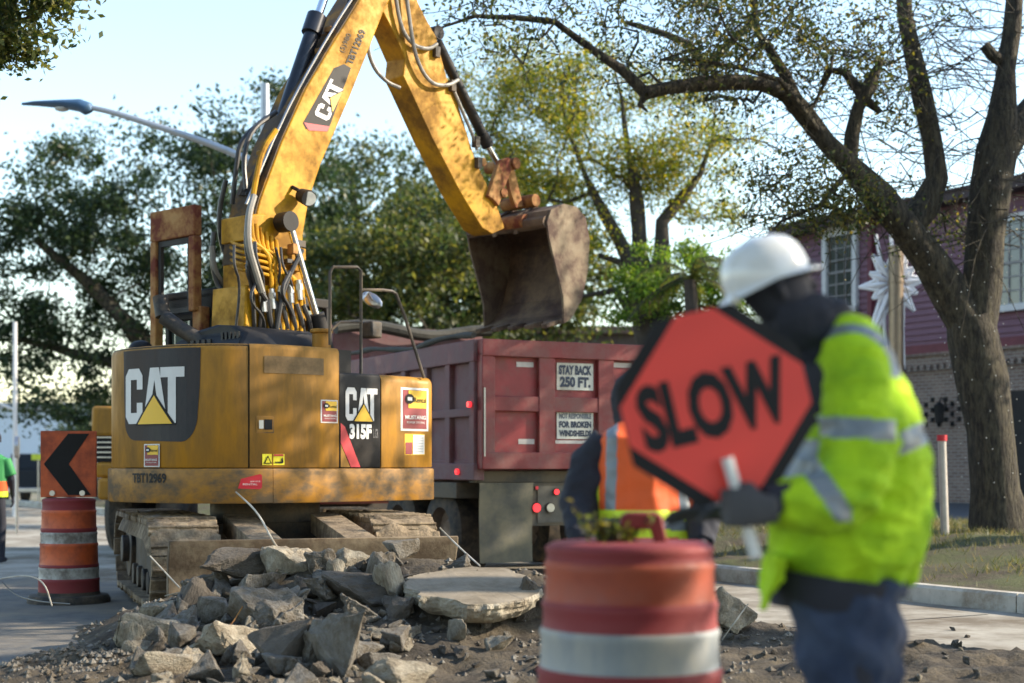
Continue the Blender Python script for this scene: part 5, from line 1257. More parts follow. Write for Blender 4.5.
# hood and scarf gathered at the neck
g = MB(); g.loft([w(772, 322, 4.17), w(800, 322, 4.17), w(826, 330, 4.19), w(848, 352)], [(.075, .08), (.085, .09), (.085, .10), (.07, .09)], 16); g.loft([w(812, 300, 4.17), w(832, 306, 4.19), w(845, 325, 4.2)], [.02, .03, .04], 10)
grow(g, 'scarf', M_navy, t, voxel=.010, sm=3, disp=.006, dscale=.05)
g = MB()
for k in (-1, 1): 
    c = Q(k*.036, .112, .022); g.ball(c, (.027, .012, .02), 12, M=Matrix((fd.cross(hu).normalized(), fd.normalized(), hu.normalized())).transposed().to_4x4())
g.tube([Q(-.082, .02, .03), Q(-.06, .095, .024), Q(.06, .095, .024), Q(.082, .02, .03)], .004, 6); g.build('safety_glasses', mat('dark_lens', (.01, .01, .012), .1), t, smooth=True)
# hard hat
hr = fd.cross(hu).normalized(); HM = Matrix((hr, fd.normalized(), (hr.cross(fd.normalized()))))
HM = HM.transposed().to_4x4(); hcen = Q(0, -.015, .030); HSC = .88
g = MB(); pr = [(.122, 0), (.124, .02), (.121, .05), (.112, .085), (.092, .115), (.06, .135), (.025, .143), (0, .144)]
def hv(r_, k, z):
    a = 2*math.pi*k/40; x, y = r_*math.cos(a)*.93, r_*math.sin(a)*1.15
    return HM @ Vector((x*HSC, y*HSC, z*HSC))+hcen
vs = [hv(r_, k, z) for r_, z in pr for k in range(40)]
g.add(vs, [(i*40+k, i*40+(k+1) % 40, (i+1)*40+(k+1) % 40, (i+1)*40+k) for i in range(len(pr)-1) for k in range(40)])
# brim ring and peak
vs = []
for k in range(40):
    a = 2*math.pi*k/40; fr = max(0, math.sin(a)); bk_ = max(0, -math.sin(a)); e = .014+.024*fr**2.5+.012*bk_
    for dr, dzz in ((0, .004), (e, -.004-.012*fr-.018*bk_), (e, -.008-.012*fr-.018*bk_), (0, -.006)):
        vs.append(hv(.122+dr, k, dzz))
g.add(vs, [(k*4+j, k*4+(j+1) % 4, ((k+1) % 40)*4+(j+1) % 4, ((k+1) % 40)*4+j) for k in range(40) for j in range(4)])
g.loft([HM @ (Vector(v)*HSC)+hcen for v in ((0, -.13, .03), (0, -.06, .118), (0, 0, .142), (0, .07, .118), (0, .125, .04))], [(.018, .006), (.02, .008), (.02, .008), (.02, .008), (.016, .006)], 8, ref=hr)
hat = g.build('hard_hat', M_hat, t, smooth=True, ang=40)
g = MB(); g.tube([HM @ Vector((-.07, -.12, -.01))+hcen, HM @ Vector((-.02, -.15, -.055))+hcen, HM @ Vector((.03, -.15, -.055))+hcen, HM @ Vector((.07, -.12, -.01))+hcen], .012, 8, sm=1); g.build('suspension_strap', M_white, hat, smooth=True)
# jacket: torso, two sleeves
g = MB()
tor = [(588,780,888),(576,766,900),(560,760,916),(540,762,930),(500,772,938),(470,780,936),(440,788,930),(410,795,918),(380,799,904),(352,802,890),(330,812,874),(316,828,858)]
g.loft([w((a+b)/2, py, YW) for py, a, b in tor], [((b-a)/2*YW/F-.012, d) for (py, a, b), d in zip(tor, [.20, .21, .22, .23, .23, .23, .23, .23, .22, .20, .15, .10])], 28, ref=(1, 0, 0))
g.loft([w(852, 346, 4.10), w(856, 385, 4.04), w(858, 430, 4.0), w(856, 468, 3.97), w(846, 492, 3.93), w(820, 502, 3.90), w(795, 502, 3.88), w(775, 503, 3.87)], [.085, .098, .105, .105, .100, .092, .075, .062], 18)
g.loft([w(850, 346, 4.32), w(838, 400, 4.40), w(825, 450, 4.42), w(795, 490, 4.36), w(768, 505, 4.28)], [.09, .10, .10, .085, .06], 16)
g.loft([w(778, 555, 4.05), w(768, 588, 4.05), w(762, 612, 4.05)], [(.035, .10), (.022, .07), (.010, .02)], 12, ref=(1, 0, 0))
def armp(c): return c.y < 4.045 and c.z > 1.15
def jmf(c, n):
    px = 512+F*c.x/c.y; py = HY-(c.z-H)*F/c.y
    if c.y < YW+.05:
        if c.y < 4.03 and py < 470 and px > 800: # upper arm band
            if abs(py-(428+.06*(px-850))) < 10.5 and px < 896: return 1
        if c.y < 4.03 and py > 455:               # forearm band
            v = (px-806)*.82-(py-470)*.57
            if abs(v-6) < 10 and px < 852 and px > 795 and py < 522: return 1
        if c.y >= 3.98 and px > 886 and abs(py-(446-.45*(px-895))) < 12: return 1
        if px < 830 and py > 440 and py < 478 and c.y > 4.0: return 1
        rr1 = math.hypot((px-850)/46, (py-372)/44)
        if abs(rr1-1) < .10 and py < 378 and c.y < YW+.05: return 1
    else:
        if abs(c.z-1.43) < .03: return 1
    return 0
def fold(p):
    a = math.exp(-((p.z-1.02)/.07)**2)*.016*math.sin(p.x*60+p.y*33)
    e = math.exp(-((p.x-w(845, 0).x)/.09)**2-((p.z-1.29)/.10)**2)*.012*math.sin(p.z*95+p.x*30)
    q = Vector((p.x*4+p.z*2, p.y*4, p.z*9)); r = 1-abs(noise.noise(q))*2; r2 = 1-abs(noise.noise(q*2.1+Vector((7, 0, 0))))*2
    q3 = Vector((p.x*9-p.z*5, p.y*9, p.z*14)); r3 = 1-abs(noise.noise(q3))*2.4
    return a*.6+e*.7+.008*noise.noise(Vector((p.x*5, p.y*5, p.z*11)))+.008*max(0, r)**3+.006*max(0, r2)**3+.005*max(0, r3)**2-.010
jk = grow(g, 'jacket', [M_hiv, M_refl], t, voxel=.008, sm=4, disp=.005, dscale=.16, matfn=jmf, fold=fold)
g = MB(); g.loft([w(832, 605), w(832, 590), w(834, 575)], [(.17, .2), (.185, .215), (.19, .22)], 24, ref=(1, 0, 0)); g.build('hem_band', M_navy, jk, smooth=True)
g = MB(); g.loft([w(790, 502, 3.875), w(772, 503, 3.865), w(764, 504, 3.86)], [.058, .05, .046], 16); g.build('cuff', M_navy, jk, smooth=True)
g = MB()
for y_, dx in ((4.10, 0), (4.30, .03)):
    g.loft([w(848, 580, y_), w(846, 640, y_)+Vector((dx, 0, 0)), Vector((w(846, 0).x+dx, y_, .55)), Vector((w(850, 0).x+dx, y_, .14))], [(.155, .11), (.142, .105), (.105, .09), (.09, .08)], 20, ref=(1, 0, 0))
g.loft([w(846, 572), w(848, 600)], [(.155, .19), (.155, .19)], 20, ref=(1, 0, 0))
grow(g, 'jeans', M_denim, t, voxel=.012, sm=4, disp=.014, dscale=.1, fold=lambda p: .006*math.sin(p.z*50+p.x*30))
# second worker
M_ovest = mat('orange_vest', (.72, .105, .018), .7, var=.08, scale=3, bump=.002)
M_lime = mat('lime_trim', (.62, .80, .04), .6, var=.05)
Y2 = 6.6
def w2(px, py, y=Y2): return P(px, py, y)
t = thing('person', 'stooping worker in orange vest with lime trim seen from behind between barrel and truck', 'person', (w2(640, 0).x, Y2, 0))
g = MB(); h2 = w2(634, 402, 6.45+.3); Q2 = head(g, h2, (.25, .9, -.25), (0, .2, 1), 1.1)
g.loft([h2+Vector((0, 0, -.08)), w2(640, 428, 6.7), w2(642, 450)], [.06, .065, .09], 12)
g.loft([w2(642, 438), w2(643, 480), w2(642, 540), w2(640, 590)], [(.19, .11), (.2, .13), (.17, .12), (.17, .13)], 16, ref=(1, 0, 0))
for k in (-1, 1):
    a = w2(642+k*42, 448); b = w2(642+k*62, 500, 6.55); c = w2(642+k*58, 552, 6.35); g.loft([a, b, c], [.06, .05, .032], 12); hand(g, c, (-.2*k, -.6, -.8), (-k, 0, 0), (0, -1, .2), curl=.4)
    hp = w2(640+k*22, 600); g.loft([hp, Vector((hp.x+k*.03, Y2-.02, .50)), Vector((hp.x+k*.03, Y2+.02, .10))], [.09, .065, .045], 12)
    g.loft([Vector((hp.x+k*.03, Y2+.05-.08, .06)), Vector((hp.x+k*.03, Y2+.10, .06)), Vector((hp.x+k*.04, Y2+.2, .05))], [(.045, .05), (.05, .05), (.035, .03)], 12, ref=(1, 0, 0))
grow(g, 'body', [M_navy, M_glove, M_boot], t, voxel=.007, sm=3, matfn=lambda c, n: 1 if c.z < zat(545, Y2) and c.z > .75 and abs(c.x-w2(640, 0).x) > .15 else (2 if c.z < .13 else 0))
g = MB(); g.ball(h2+Vector((0, -.01, .015)), (.105, .118, .135), 20); g.loft([h2+Vector((0, 0, -.05)), w2(638, 432, 6.7)], [(.1, .1), (.09, .1)], 14); grow(g, 'knit_hood', M_navy, t, voxel=.012, sm=4, disp=.008, dscale=.06)
g = MB()
for k in (-1, 1): g.loft([w2(642+k*34, 440), w2(642+k*52, 462), w2(642+k*64, 505, 6.55), w2(642+k*60, 545, 6.38)], [.085, .088, .078, .06], 16)
g.loft([w2(642, 436), w2(642, 480), w2(642, 560), w2(641, 580)], [(.21, .14), (.225, .155), (.215, .15), (.2, .14)], 18, ref=(1, 0, 0)); grow(g, 'sweatshirt', M_navy, t, voxel=.011, sm=4, disp=.014, dscale=.09)
g = MB(); g.loft([w2(640, 428, 6.62), w2(640, 440), w2(642, 480), w2(643, 520), w2(644, 552)], [(.12, .10), (.215, .165), (.225, .185), (.232, .19), (.232, .185)], 26, ref=(1, 0, 0))
def vmf(c, n):
    px = 512+F*c.x/c.y; py = HY-(c.z-H)*F/c.y
    if c.y < Y2+.1:
        e = .03*(px-640)
        if abs(py-(515+e)) < 5: return 2
        if abs(py-(524.5+e)) < 4.5: return 1
        if abs(py-(533+e)) < 4: return 2
        if abs(px-(612-.02*(py-430))) < 5.5: return 1
        if abs(px-(684-.12*(py-500)*-1)) < 5 and py < 520: return 1
        if px < 599: return 2
    return 0
grow(g, 'vest', [M_ovest, M_refl, M_lime], t, voxel=.009, sm=3, disp=.012, dscale=.12, matfn=vmf, fold=lambda p: .008*math.sin(p.x*38+3*p.z))
g = MB()
for k in (-1, 1): g.loft([w2(640+k*20, 572), w2(640+k*22, 605), Vector((w2(640+k*22, 0).x+k*.03, Y2, .5)), Vector((w2(640+k*22, 0).x+k*.03, Y2, .12))], [.125, .115, .09, .08], 16)
grow(g, 'trousers', M_denim, t, voxel=.012, sm=4, disp=.012, dscale=.1)
# far left worker
Y3 = 21
def w3(px, py, y=Y3): return P(px, py, y)
x3 = w3(-8, 0).x; t = thing('person', 'distant worker at the left edge in green and orange vest and dark trousers', 'person', (x3, Y3, -.03))
g = MB(); Q3 = head(g, (x3, Y3+.02, 1.66), (.2, 1, 0))
g.loft([(x3, Y3, 1.58), (x3, Y3, 1.46)], [.055, .075], 10); g.loft([(x3, Y3, 1.47), (x3, Y3, 1.25), (x3, Y3, .92)], [(.19, .10), (.18, .11), (.16, .11)], 14, ref=(1, 0, 0))
for k in (-1, 1):
    g.loft([(x3+k*.2, Y3, 1.42), (x3+k*.27, Y3+.02, 1.14), (x3+k*.25, Y3+.12, .90)], [.055, .045, .03], 10); hand(g, (x3+k*.25, Y3+.12, .90), (0, .3, -1), (-k, 0, 0), (0, 1, 0), curl=.3)
    g.loft([(x3+k*.09, Y3, .93), (x3+k*.12, Y3+.03*k, .5), (x3+k*.13, Y3, .05)], [.095, .07, .05], 12); g.loft([(x3+k*.13, Y3-.05, .03), (x3+k*.13, Y3+.16, .02)], [.045, .035], 10)
grow(g, 'body', [M_navy, M_skin], t, voxel=.009, sm=2)
g = MB(); g.ball((x3, Y3, 1.73), (.125, .145, .11), 18); g.loft([(x3, Y3+.05, 1.70), (x3, Y3+.2, 1.68)], [(.11, .012), (.07, .008)], 12, ref=(1, 0, 0)); g.build('cap', M_navy, t, smooth=True)
g = MB(); g.loft([(x3, Y3, 1.50), (x3, Y3, 1.44), (x3, Y3, 1.2), (x3, Y3, .90)], [(.12, .1), (.225, .13), (.215, .145), (.22, .15)], 20, ref=(1, 0, 0))
g.loft([(x3+.19, Y3, 1.43), (x3+.27, Y3+.02, 1.2)], [.075, .07], 12)
M_gvest = mat('green_vest', (.03, .24, .07), .7, var=.1)
grow(g, 'vest', [M_gvest, M_ovest, M_lime], t, voxel=.012, sm=2, matfn=lambda c, n: 1 if (c.z < 1.12 and c.z > .98) else (2 if c.z < .98 else 0))
# ================================================================ HOUSE
def H0(a, b, z): return hO+hd_*a+hn*b+Vector((0, 0, z))
hO = Vector(((795-512)*42/F, 42, 0)); hd_ = Vector((.503, -.864, 0)); hn = Vector((-.864, -.503, 0))   # hn points to the road
HMx = Matrix(((hd_.x, hn.x, 0), (hd_.y, hn.y, 0), (0, 0, 1))).to_4x4()
def hbox(g, a0, a1, b0, b1, z0, z1, m=0): g.box(H0((a0+a1)/2, (b0+b1)/2, (z0+z1)/2), (a1-a0, b1-b0, z1-z0), M=HMx, m=m)
M_sid = mat('plum_siding', (.18, .09, .125), .7, var=.12, scale=3)
M_trim = mat('maroon_trim', (.14, .03, .045), .6, var=.15)
M_wtr = mat('white_trim', (.62, .62, .62), .6, var=.06)
def brickmat():
    m = bpy.data.materials.new('brown_brick'); m.use_nodes = True; N = m.node_tree.nodes; L = m.node_tree.links; b = N['Principled BSDF']
    tc = N.new('ShaderNodeTexCoord'); mp = N.new('ShaderNodeMapping'); mp.inputs['Rotation'].default_value = (R(90), 0, 0); br = N.new('ShaderNodeTexBrick')
    br.inputs['Scale'].default_value = 1; br.inputs['Brick Width'].default_value = .24; br.inputs['Row Height'].default_value = .085; br.inputs['Mortar Size'].default_value = .01
    br.inputs['Color1'].default_value = (.16, .11, .095, 1); br.inputs['Color2'].default_value = (.23, .17, .14, 1); br.inputs['Mortar'].default_value = (.3, .28, .26, 1)
    L.new(tc.outputs['Object'], mp.inputs[0]); L.new(mp.outputs[0], br.inputs['Vector']); L.new(br.outputs[0], b.inputs['Base Color']); b.inputs['Roughness'].default_value = .9
    return m
M_brick = brickmat()
ang = math.atan2(hd_.y, hd_.x)
HS = thing('house', 'plum coloured house with siding above brick and white framed windows, behind the big tree', 'house', H0(9, -4, 0), ang)
HL = 20.0; ze = 7.75; zf = 4.15
g = MB(); hbox(g, 0, HL, -9, 0, zf, ze)
nb = 22
for i in range(nb):
    z = zf+(ze-zf)*i/nb
    g.prism([(0.0, z), (.05, z), (.012, z+(ze-zf)/nb)], lambda b, zz: H0(0.005, b, zz), lambda b, zz: H0(HL, b, zz))
    g.prism([(0.0, z), (-.05, z), (-.012, z+(ze-zf)/nb)], lambda a, zz: H0(a, -9, zz), lambda a, zz: H0(a, 0.04, zz))
wall = g.build('upper_wall', M_sid, HS)
g = MB(); hbox(g, .1, HL, -9, -.02, 0, zf-.3); hbox(g, 0, HL, -.5, .08, zf-.30, zf)
for i in range(90): hbox(g, .05+i*.22, .05+i*.22+.11, .08, .15, zf-.42, zf-.30)
hbox(g, 0, HL, -.1, .16, zf-.06, zf)
g.build('brick_wall', M_brick, HS)
g = MB(); hbox(g, -.5, HL+.5, -.2, .55, ze, ze+.22); g.prism([(.6, ze+.22), (.6, ze+.28), (-5, ze+.75), (-9.6, ze+.28), (-9.6, ze+.22)], lambda b, z: H0(-.5, b, z), lambda b, z: H0(HL+.5, b, z)); g.build('roof', mat('dark_shingles', (.07, .05, .05), .9, var=.25, scale=15), HS)
g = MB(); hbox(g, -.03, .10, -.02, .09, zf, ze); hbox(g, 3.05, 3.2, .05, .18, 0, ze+.1); hbox(g, 0, HL, .02, .10, zf-.0, zf+.22); g.build('trim', M_trim, HS)
def hwin(a0, a1, z0, z1, ped=True):
    g = MB(); f = .16
    hbox(g, a0-f, a0, .03, .16, z0-f, z1+f); hbox(g, a1, a1+f, .03, .16, z0-f, z1+f); hbox(g, a0, a1, .03, .16, z1, z1+f); hbox(g, a0-f, a1+f, .03, .2, z0-f, z0)
    if ped: g.prism([(a0-f-.12, z1+f), (a1+f+.12, z1+f), ((a0+a1)/2, z1+f+.55)], lambda a, z: H0(a, .03, z), lambda a, z: H0(a, .22, z))
    wf = g.build('window', M_wtr, HS)
    g = MB(); hbox(g, a0, a1, .055, .065, z0, z1); g.build('pane', mat('dark_window_glass', (.05, .06, .06), .08, spec=.8), wf)
    g = MB()
    for i in range(1, 3): x = a0+(a1-a0)*i/3; hbox(g, x-.018, x+.018, .065, .09, z0, z1)
    for i in range(1, 6): z = z0+(z1-z0)*i/6; hbox(g, a0, a1, .066, .088, z-.018, z+.018)
    hbox(g, a0, a1, .064, .10, (z0+z1)/2-.03, (z0+z1)/2+.03); g.build('glazing_bars', mat('window_bars', (.25, .24, .24)), wf)
def apos(px):
    u = (px-512)/F; return (u*hO.y-hO.x)/(hd_.x-u*hd_.y)
def hz(px, py): return zat(py, hO.y+hd_.y*apos(px))
hwin(apos(830), apos(856), hz(843, 308), hz(843, 236)); hwin(apos(1000), apos(1024)+.3, hz(1010, 305), hz(1010, 222), False)
g = MB(); a = apos(1006); hbox(g, a, a+4.5, -.2, .03, 0, 3.1); g.build('garage_opening', mat('dark_opening', (.02, .018, .018), .8), HS)
for i in range(9):
    for j in range(3): g = MB(); a = apos(925)+i*.22; hbox(g, a, a+.07, -.02, .04, 2.3+j*.25+(i % 2)*.12, 2.42+j*.25+(i % 2)*.12); g.build('brick_vent', M_blk, HS)
g = MB(); a = apos(948); c = H0(a, .3, 2.6); g.loft([c+Vector((0, 0, .3)), c+Vector((0, 0, .22)), c-Vector((0, 0, .2)), c-Vector((0, 0, .28))], [.03, .14, .10, .02], 6); g.tube([H0(a, 0, 2.7), H0(a, .2, 3.05), c+Vector((0, 0, .3))], .02, 6, sm=1); g.build('wall_lantern', M_blk, HS)
g = MB()
hbox(g, 8, 12, -.1, .02, 5, 6.5)
# palm leaf shadowed shrub against the wall
# ---------------------------------------------------------------- starburst on a post
YS = 30.0; zsb = zat(282, YS); xs_ = P(896, 0, YS).x
t = thing('street_lamp_post', 'bronze coloured post behind the near worker with a white starburst on it', 'post', (xs_, YS, .42))
g = MB(); g.cyl((xs_, YS, .42), (xs_, YS, zat(246, YS)), .15, .15, n=16); g.cyl((xs_, YS, .42), (xs_, YS, .7), .16, n=16); g.cyl((xs_, YS, zat(283, YS)), (xs_, YS, zat(281, YS)), .17, n=16); g.build('post', mat('bronze_metal', (.22, .17, .12), .4, .6, var=.15), t, smooth=True, ang=40)
sb = thing('starburst_decoration', 'white pointed starburst decoration fixed to the bronze post', 'decoration', (xs_, YS, zsb))
g = MB(); rs = random.Random(3)
for i in range(12):
    a = i*math.pi/6+.12; L = .70 if i % 2 == 0 else .52
    if abs(math.sin(a)) > .85 and math.sin(a) < 0: L = 1.75
    c = Vector((xs_, YS+.20, zsb)); d = Vector((math.cos(a), 0, math.sin(a))); n_ = Vector((-d.z, 0, d.x)); w_ = .13
    for s_ in (-1, 1): g.tube([c+d*.26+n_*s_*w_, c+d*L, ], .036, 6)
    g.loft([c+d*.12, c+d*.3, c+d*(L-.1), c+d*L], [.03, .07, .035, .01], 8)
    g.tube([c+d*.26+n_*w_, c+d*.40, c+d*.26-n_*w_], .03, 6)
for dx in (-.22, 0, .2): g.tube([(xs_+dx, YS+.2, zsb+.3), (xs_+dx*1.4-.05, YS+.2, zsb+.98)], .035, 6)
for dx in (-.2, .2): g.tube([(xs_+dx, YS+.2, zsb-.3), (xs_+dx*.8, YS+.2, zsb-1.8)], .04, 6)
o = g.build('burst', mat('white_plastic', (.78, .78, .80), .35, var=.03), sb, smooth=True)
# bollard with a red cap
Yb = 19.6; xb = P(945, 0, Yb).x; t = thing('marker_post', 'slender pale post with red cap standing on the verge beside the worker', 'post', (xb, Yb, .42))
g = MB(); g.cyl((xb, Yb, .42), (xb-.04, Yb, zat(440, Yb)), .055, n=16); g.build('post', mat('pale_pipe', (.42, .39, .36), .45, .3, var=.15), t, smooth=True, ang=40)
g = MB(); g.cyl((xb-.04, Yb, zat(441, Yb)), (xb-.04, Yb, zat(435, Yb)), .066, n=16); g.build('cap', M_decR, t, smooth=True, ang=40)
# ================================================================ STREET LAMP
YL = 24.0; xl = P(265, 0, YL).x
t = thing('street_lamp', 'street lamp with a long curved arm and flat grey head over the left side', 'street lamp', (xl, YL, -.05))
g = MB(); g.cyl((xl, YL, -.05), (xl, YL, zat(84, YL)), .12, .07, n=16); g.build('pole', mat('galvanised_pole', (.40, .43, .46), .45, .5, var=.1), t, smooth=True, ang=40)
g = MB(); g.tube([P(265, 168, YL), P(236, 154, YL), P(200, 140, YL), P(150, 124, YL), P(112, 112, YL), P(88, 107, YL)], [.062, .06, .055, .05, .045, .04], 10, sm=1); g.build('arm', MATS['galvanised_pole'], t, smooth=True)
g = MB()
lh = [(22,104,.03,.02),(35,103.5,.10,.035),(60,104,.15,.06),(80,105.5,.17,.10),(88,109,.14,.11),(90,112,.06,.07)]
g.loft([P(a, b, YL) for a, b, c, d in lh], [(c, d) for a, b, c, d in lh], 18, ref=(0, 1, 0)); lhd = g.build('lamp_head', mat('lamp_shell_grey', (.05, .11, .20), .4, .2, var=.1), t, smooth=True)
g = MB(); g.ball(P(62, 108.5, YL), (.12, .09, .05), 14); g.build('lens', mat('lamp_glass', (.5, .5, .48), .2), lhd, smooth=True)
# ================================================================ LEFT BACKGROUND
t = thing('office_building', 'low pale building with blue white wall far behind the left barrel', 'building', (-40, 105, 0))
g = MB(); g.span((-62, 100, -.05), (-23.5, 112, zat(408, 100))); g.build('wall', mat('pale_blue_wall', (.50, .58, .66), .7, var=.05), t)
g = MB(); g.span((-62.3, 99.7, zat(408, 100)), (-23.2, 112.3, zat(408, 100)+.35)); g.build('roof', mat('grey_roof', (.3, .32, .35), .8), t)
g = MB(); f_ = lambda a, z: Vector((a, 99.9, z)); add_text(g, 'USPO', (P(77, 0, 100).x, zat(425, 100), P(92, 0, 100).x, zat(419, 100)), f_, 0, .02); g.build('wall_lettering', mat('sign_blue', (.08, .12, .35)), t, fix=False)
g = MB()
for px_ in (52, 62): g.span((P(px_, 0, 100).x, 99.9, .2), (P(px_+7, 0, 100).x, 100.05, 2.4))
g.build('window', M_glass, t)
# pickup
PK = thing('pickup_truck', 'dark grey pickup parked far behind the left barrel, tail to us', 'pickup', P(20, 0, 52)-Vector((0, 0, zat(0, 52))), R(5))
PK.location.z = -.03; XF[PK.name] = Matrix.Translation(PK.location) @ Matrix.Rotation(R(5), 4, 'Z'); PMx = XF[PK.name]
def pbx(g, a0, a1, b0, b1, z0, z1, m=0):
    g.box(PMx @ Vector(((a0+a1)/2, (b0+b1)/2, (z0+z1)/2)), (a1-a0, b1-b0, z1-z0), M=Matrix.Rotation(R(5), 4, 'Z'), m=m)
g = MB(); pbx(g, -.95, .95, 0, 5.4, .5, 1.08); pbx(g, -.95, -.85, 0, 2, 1.05, 1.22); pbx(g, .85, .95, 0, 2, 1.05, 1.22); pbx(g, -.95, .95, -.02, .06, .6, 1.22); pbx(g, -.95, .95, 3.9, 5.4, 1.0, 1.2)
g.prism([(1.9, 1.1), (2.1, 1.78), (3.4, 1.8), (4.1, 1.1)], lambda b, z: PMx @ Vector((-.82, b, z)), lambda b, z: PMx @ Vector((.82, b, z))); body = g.build('body', mat('dark_car_paint', (.022, .026, .034), .6, .0, var=.1, spec=.2), PK, bevel=.06)
g = MB(); g.prism([(1.88, 1.25), (2.03, 1.68), (2.1, 1.68), (1.95, 1.25)], lambda b, z: PMx @ Vector((-.7, b, z)), lambda b, z: PMx @ Vector((.7, b, z))); g.build('rear_window', mat('dark_rear_glass', (.012, .014, .016), .3, spec=.3), PK)
g = MB(); pbx(g, -.95, .95, -.14, .0, .42, .6); g.build('bumper', M_steel, PK, bevel=.03)
for k in (-1, 1):
    g = MB(); pbx(g, k*.87-.07, k*.87+.07, -.05, .02, .72, 1.02); g.build('tail_lamp', mat('tail_red', (.45, .03, .02), .3, emit=(1, .55, .3, 1.5)), PK)
    for b in (1.1, 4.4):
        g = MB(); g.lathe([(.2, -.13), (.36, -.13), (.39, -.08), (.39, .08), (.36, .13), (.2, .13), (.0, .1)], PMx @ Vector((k*.83, b, .39)), 24, M=Matrix.Rotation(R(5), 4, 'Z') @ Matrix.Rotation(R(90), 4, 'Y')); g.build('wheel', M_rub, PK, smooth=True, ang=40)
# pole, disc sign, small box
xq = P(15, 0, 40).x; t = thing('utility_pole', 'slim pale pole at the far left beyond the distant worker', 'pole', (xq, 40, -.05)); g = MB(); g.cyl((xq, 40, -.05), (xq, 40, zat(322, 40)), .07, .055, n=12); g.build('pole', M_wtr, t, smooth=True, ang=40)
g = MB(); g.tube([(xq, 40, zat(410, 40)), (xq-.5, 40, zat(402, 40)), (xq-1.2, 40, zat(400, 40))], .04, 8); g.build('arm', M_wtr, t, smooth=True)
Yd = 30; xq = P(17, 0, Yd).x; t = thing('round_sign', 'grey round sign turned almost edge on above the pickup', 'sign', (xq, Yd, -.03)); g = MB(); c = Vector((xq, Yd, zat(447, Yd))); g.cyl(c-Vector((.04, .01, 0)), c+Vector((.04, .01, 0)), .22, n=24); g.build('disc', M_steel, t, smooth=True, ang=40)
bm_ = Matrix.Rotation(R(50), 4, 'Z')
g = MB(); g.cyl((xq, Yd, -.03), (xq, Yd, zat(455, Yd)), .03, n=8); g.build('post', M_steel, t, smooth=True, ang=40)
xq = P(38, 0, 50).x; t = thing('yellow_sign', 'small lime yellow sign panel left of the chevron board', 'sign', (xq, 50, -.03)); g = MB(); g.span((xq-.22, 50, zat(460, 50)), (xq+.22, 50.03, zat(454, 50))); g.build('panel', mat('lime_sign', (.65, .75, .05), .5), t); g = MB(); g.cyl((xq, 50.05, -.03), (xq, 50.05, zat(456, 50)), .03, n=8); g.build('post', M_steel, t)
# second machine behind the excavator at the left
YM = 22; t = thing('wheel_loader', 'other yellow machine with black grille half hidden behind the excavator at the left', 'loader', on_ground(118, YM))
def mpx(px): return P(px, 0, YM).x
g = MB(); g.span((mpx(91), YM, zat(436, YM)), (mpx(150), YM+1.6, zat(406, YM))); g.span((mpx(93), YM+.05, zat(478, YM)), (mpx(150), YM+1.6, zat(462, YM))); g.span((mpx(98), YM-.05, zat(500, YM)), (mpx(150), YM+1.6, zat(478, YM))); g.build('hood', M_yel, t, bevel=.05)
g = MB(); g.span((mpx(94), YM+.08, zat(462, YM)), (mpx(150), YM+1.5, zat(436, YM))); gr = g.build('grille', M_blk, t)
g = MB()
for i in range(5): g.span((mpx(95), YM+.05, zat(458-i*5, YM)), (mpx(148), YM+.09, zat(456.5-i*5, YM)))
g.build('grille_bars', M_steel, gr)
for px_ in (98, 150):
    g = MB(); g.lathe([(.2, -.2), (.55, -.2), (.62, -.12), (.62, .12), (.55, .2), (.2, .2), (0, .12)], (mpx(px_)+.2, YM+.9, .6), 28, M=Matrix.Rotation(R(90), 4, 'Y')); g.build('wheel', M_rub, t, smooth=True, ang=40)
g = MB(); g.span((mpx(106), YM+1.6, .6), (mpx(146), YM+3.4, 2.2)); g.build('cab', M_blk, t, bevel=.05)
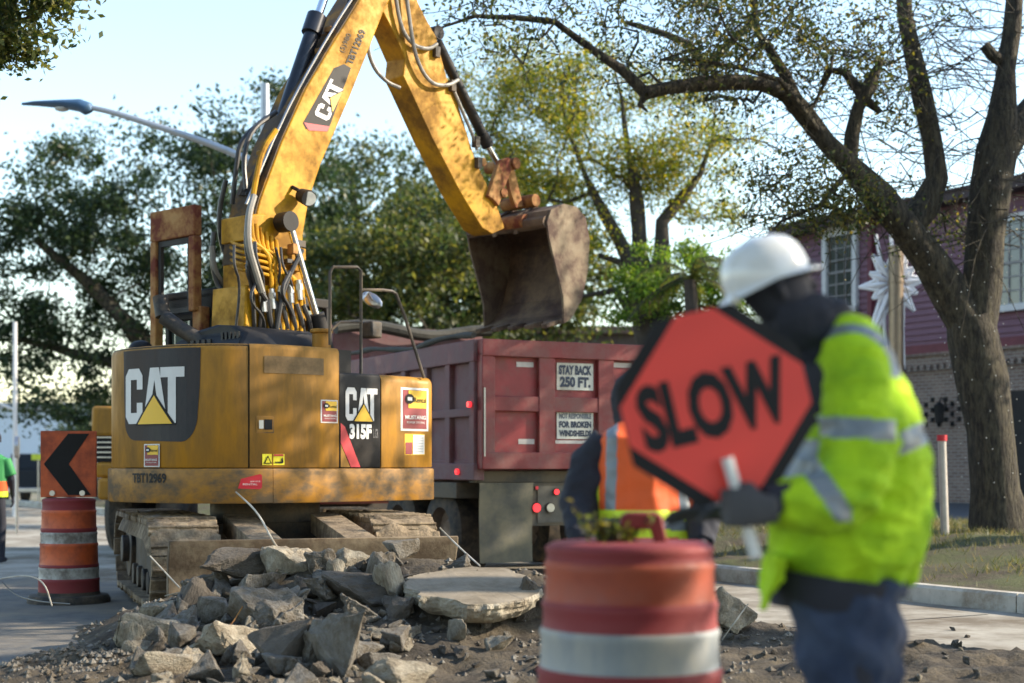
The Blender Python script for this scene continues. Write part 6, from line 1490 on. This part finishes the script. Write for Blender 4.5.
# ---------------------------------------------------------------- beyond the truck
t = thing('long_shed', 'long low brown building behind the dump truck', 'building', (5, 62, 0))
zs = zat(331, 62); g = MB(); g.span((-4, 60, -.05), (14.5, 66, zs-.3)); g.build('wall', mat('brown_stucco', (.10, .075, .06), .85, var=.2), t)
g = MB(); g.span((-4.3, 59.7, zs-.3), (14.8, 66.3, zs)); g.build('roof', mat('brown_roof', (.16, .10, .075), .8, var=.2), t)
g = MB()
for i in range(7): g.span((-3+i*2.5, 59.93, 1.0), (-1.8+i*2.5, 60.01, 2.4))
g.build('window', M_glass, t)
def bush(label, c, rad, n, nl, m, seed, ls=.07):
    tree('bush', label, (c[0], c[1], 0), [[((c[0], c[1], 0), .09), ((c[0], c[1], c[2]*.6), .05)]], [(c, rad, n)], nl, ls, m, seed=seed, csize=.3, cat='bush')
bush('dark clipped bush at the far left in front of the pale building', tuple(P(98, 425, 60)), (1.6, 1.2, 1.3), 20, 5000, L_dark, 71, .1)
bush('dark shrub low behind the barrel and the pale building', tuple(P(70, 440, 70)), (1.2, 1.2, 1.0), 14, 2600, L_dark, 72, .1)
for i, (px_, Yh, hh) in enumerate(((470, 45, 2.8), (560, 44, 3.6), (625, 43, 3.8), (700, 40, 4.0), (765, 40, 4.2))):
    c = P(px_, 0, Yh); bush(['low dark bush just behind the truck box', 'dark bush below the raised bucket', 'dark bush right of the bucket below the tree stems', 'dark bush hidden mostly by the SLOW paddle', 'dark bush left of the plum house'][i], (c.x, Yh, hh*.55), (1.7, 1.3, hh*.48), 30, 6500, [L_dark, L_mid][i % 2], 80+i, .09)
# far tree line
def far_trees():
    rs = random.Random(4); pts = []
    for i in range(26000):
        x = rs.uniform(-90, 90); base = 4.5+2.2*noise.noise(Vector((x*.09, 0, 1)))+1.2*noise.noise(Vector((x*.4, 2, 1)))
        pts.append((x, 130+rs.uniform(-5, 5), base*rs.random()**.6))
    o = leaf_mesh('far_woods', pts, .55, L_dark, None); tag(o, 'far line of dark trees closing the horizon', 'woods', kind='stuff')
far_trees()
for o_ in list(COL.objects):
    if o_.type == 'MESH' and o_.parent is None and not o_.get('kind') and not o_.get('label'): print('UNLABELLED', o_.name)
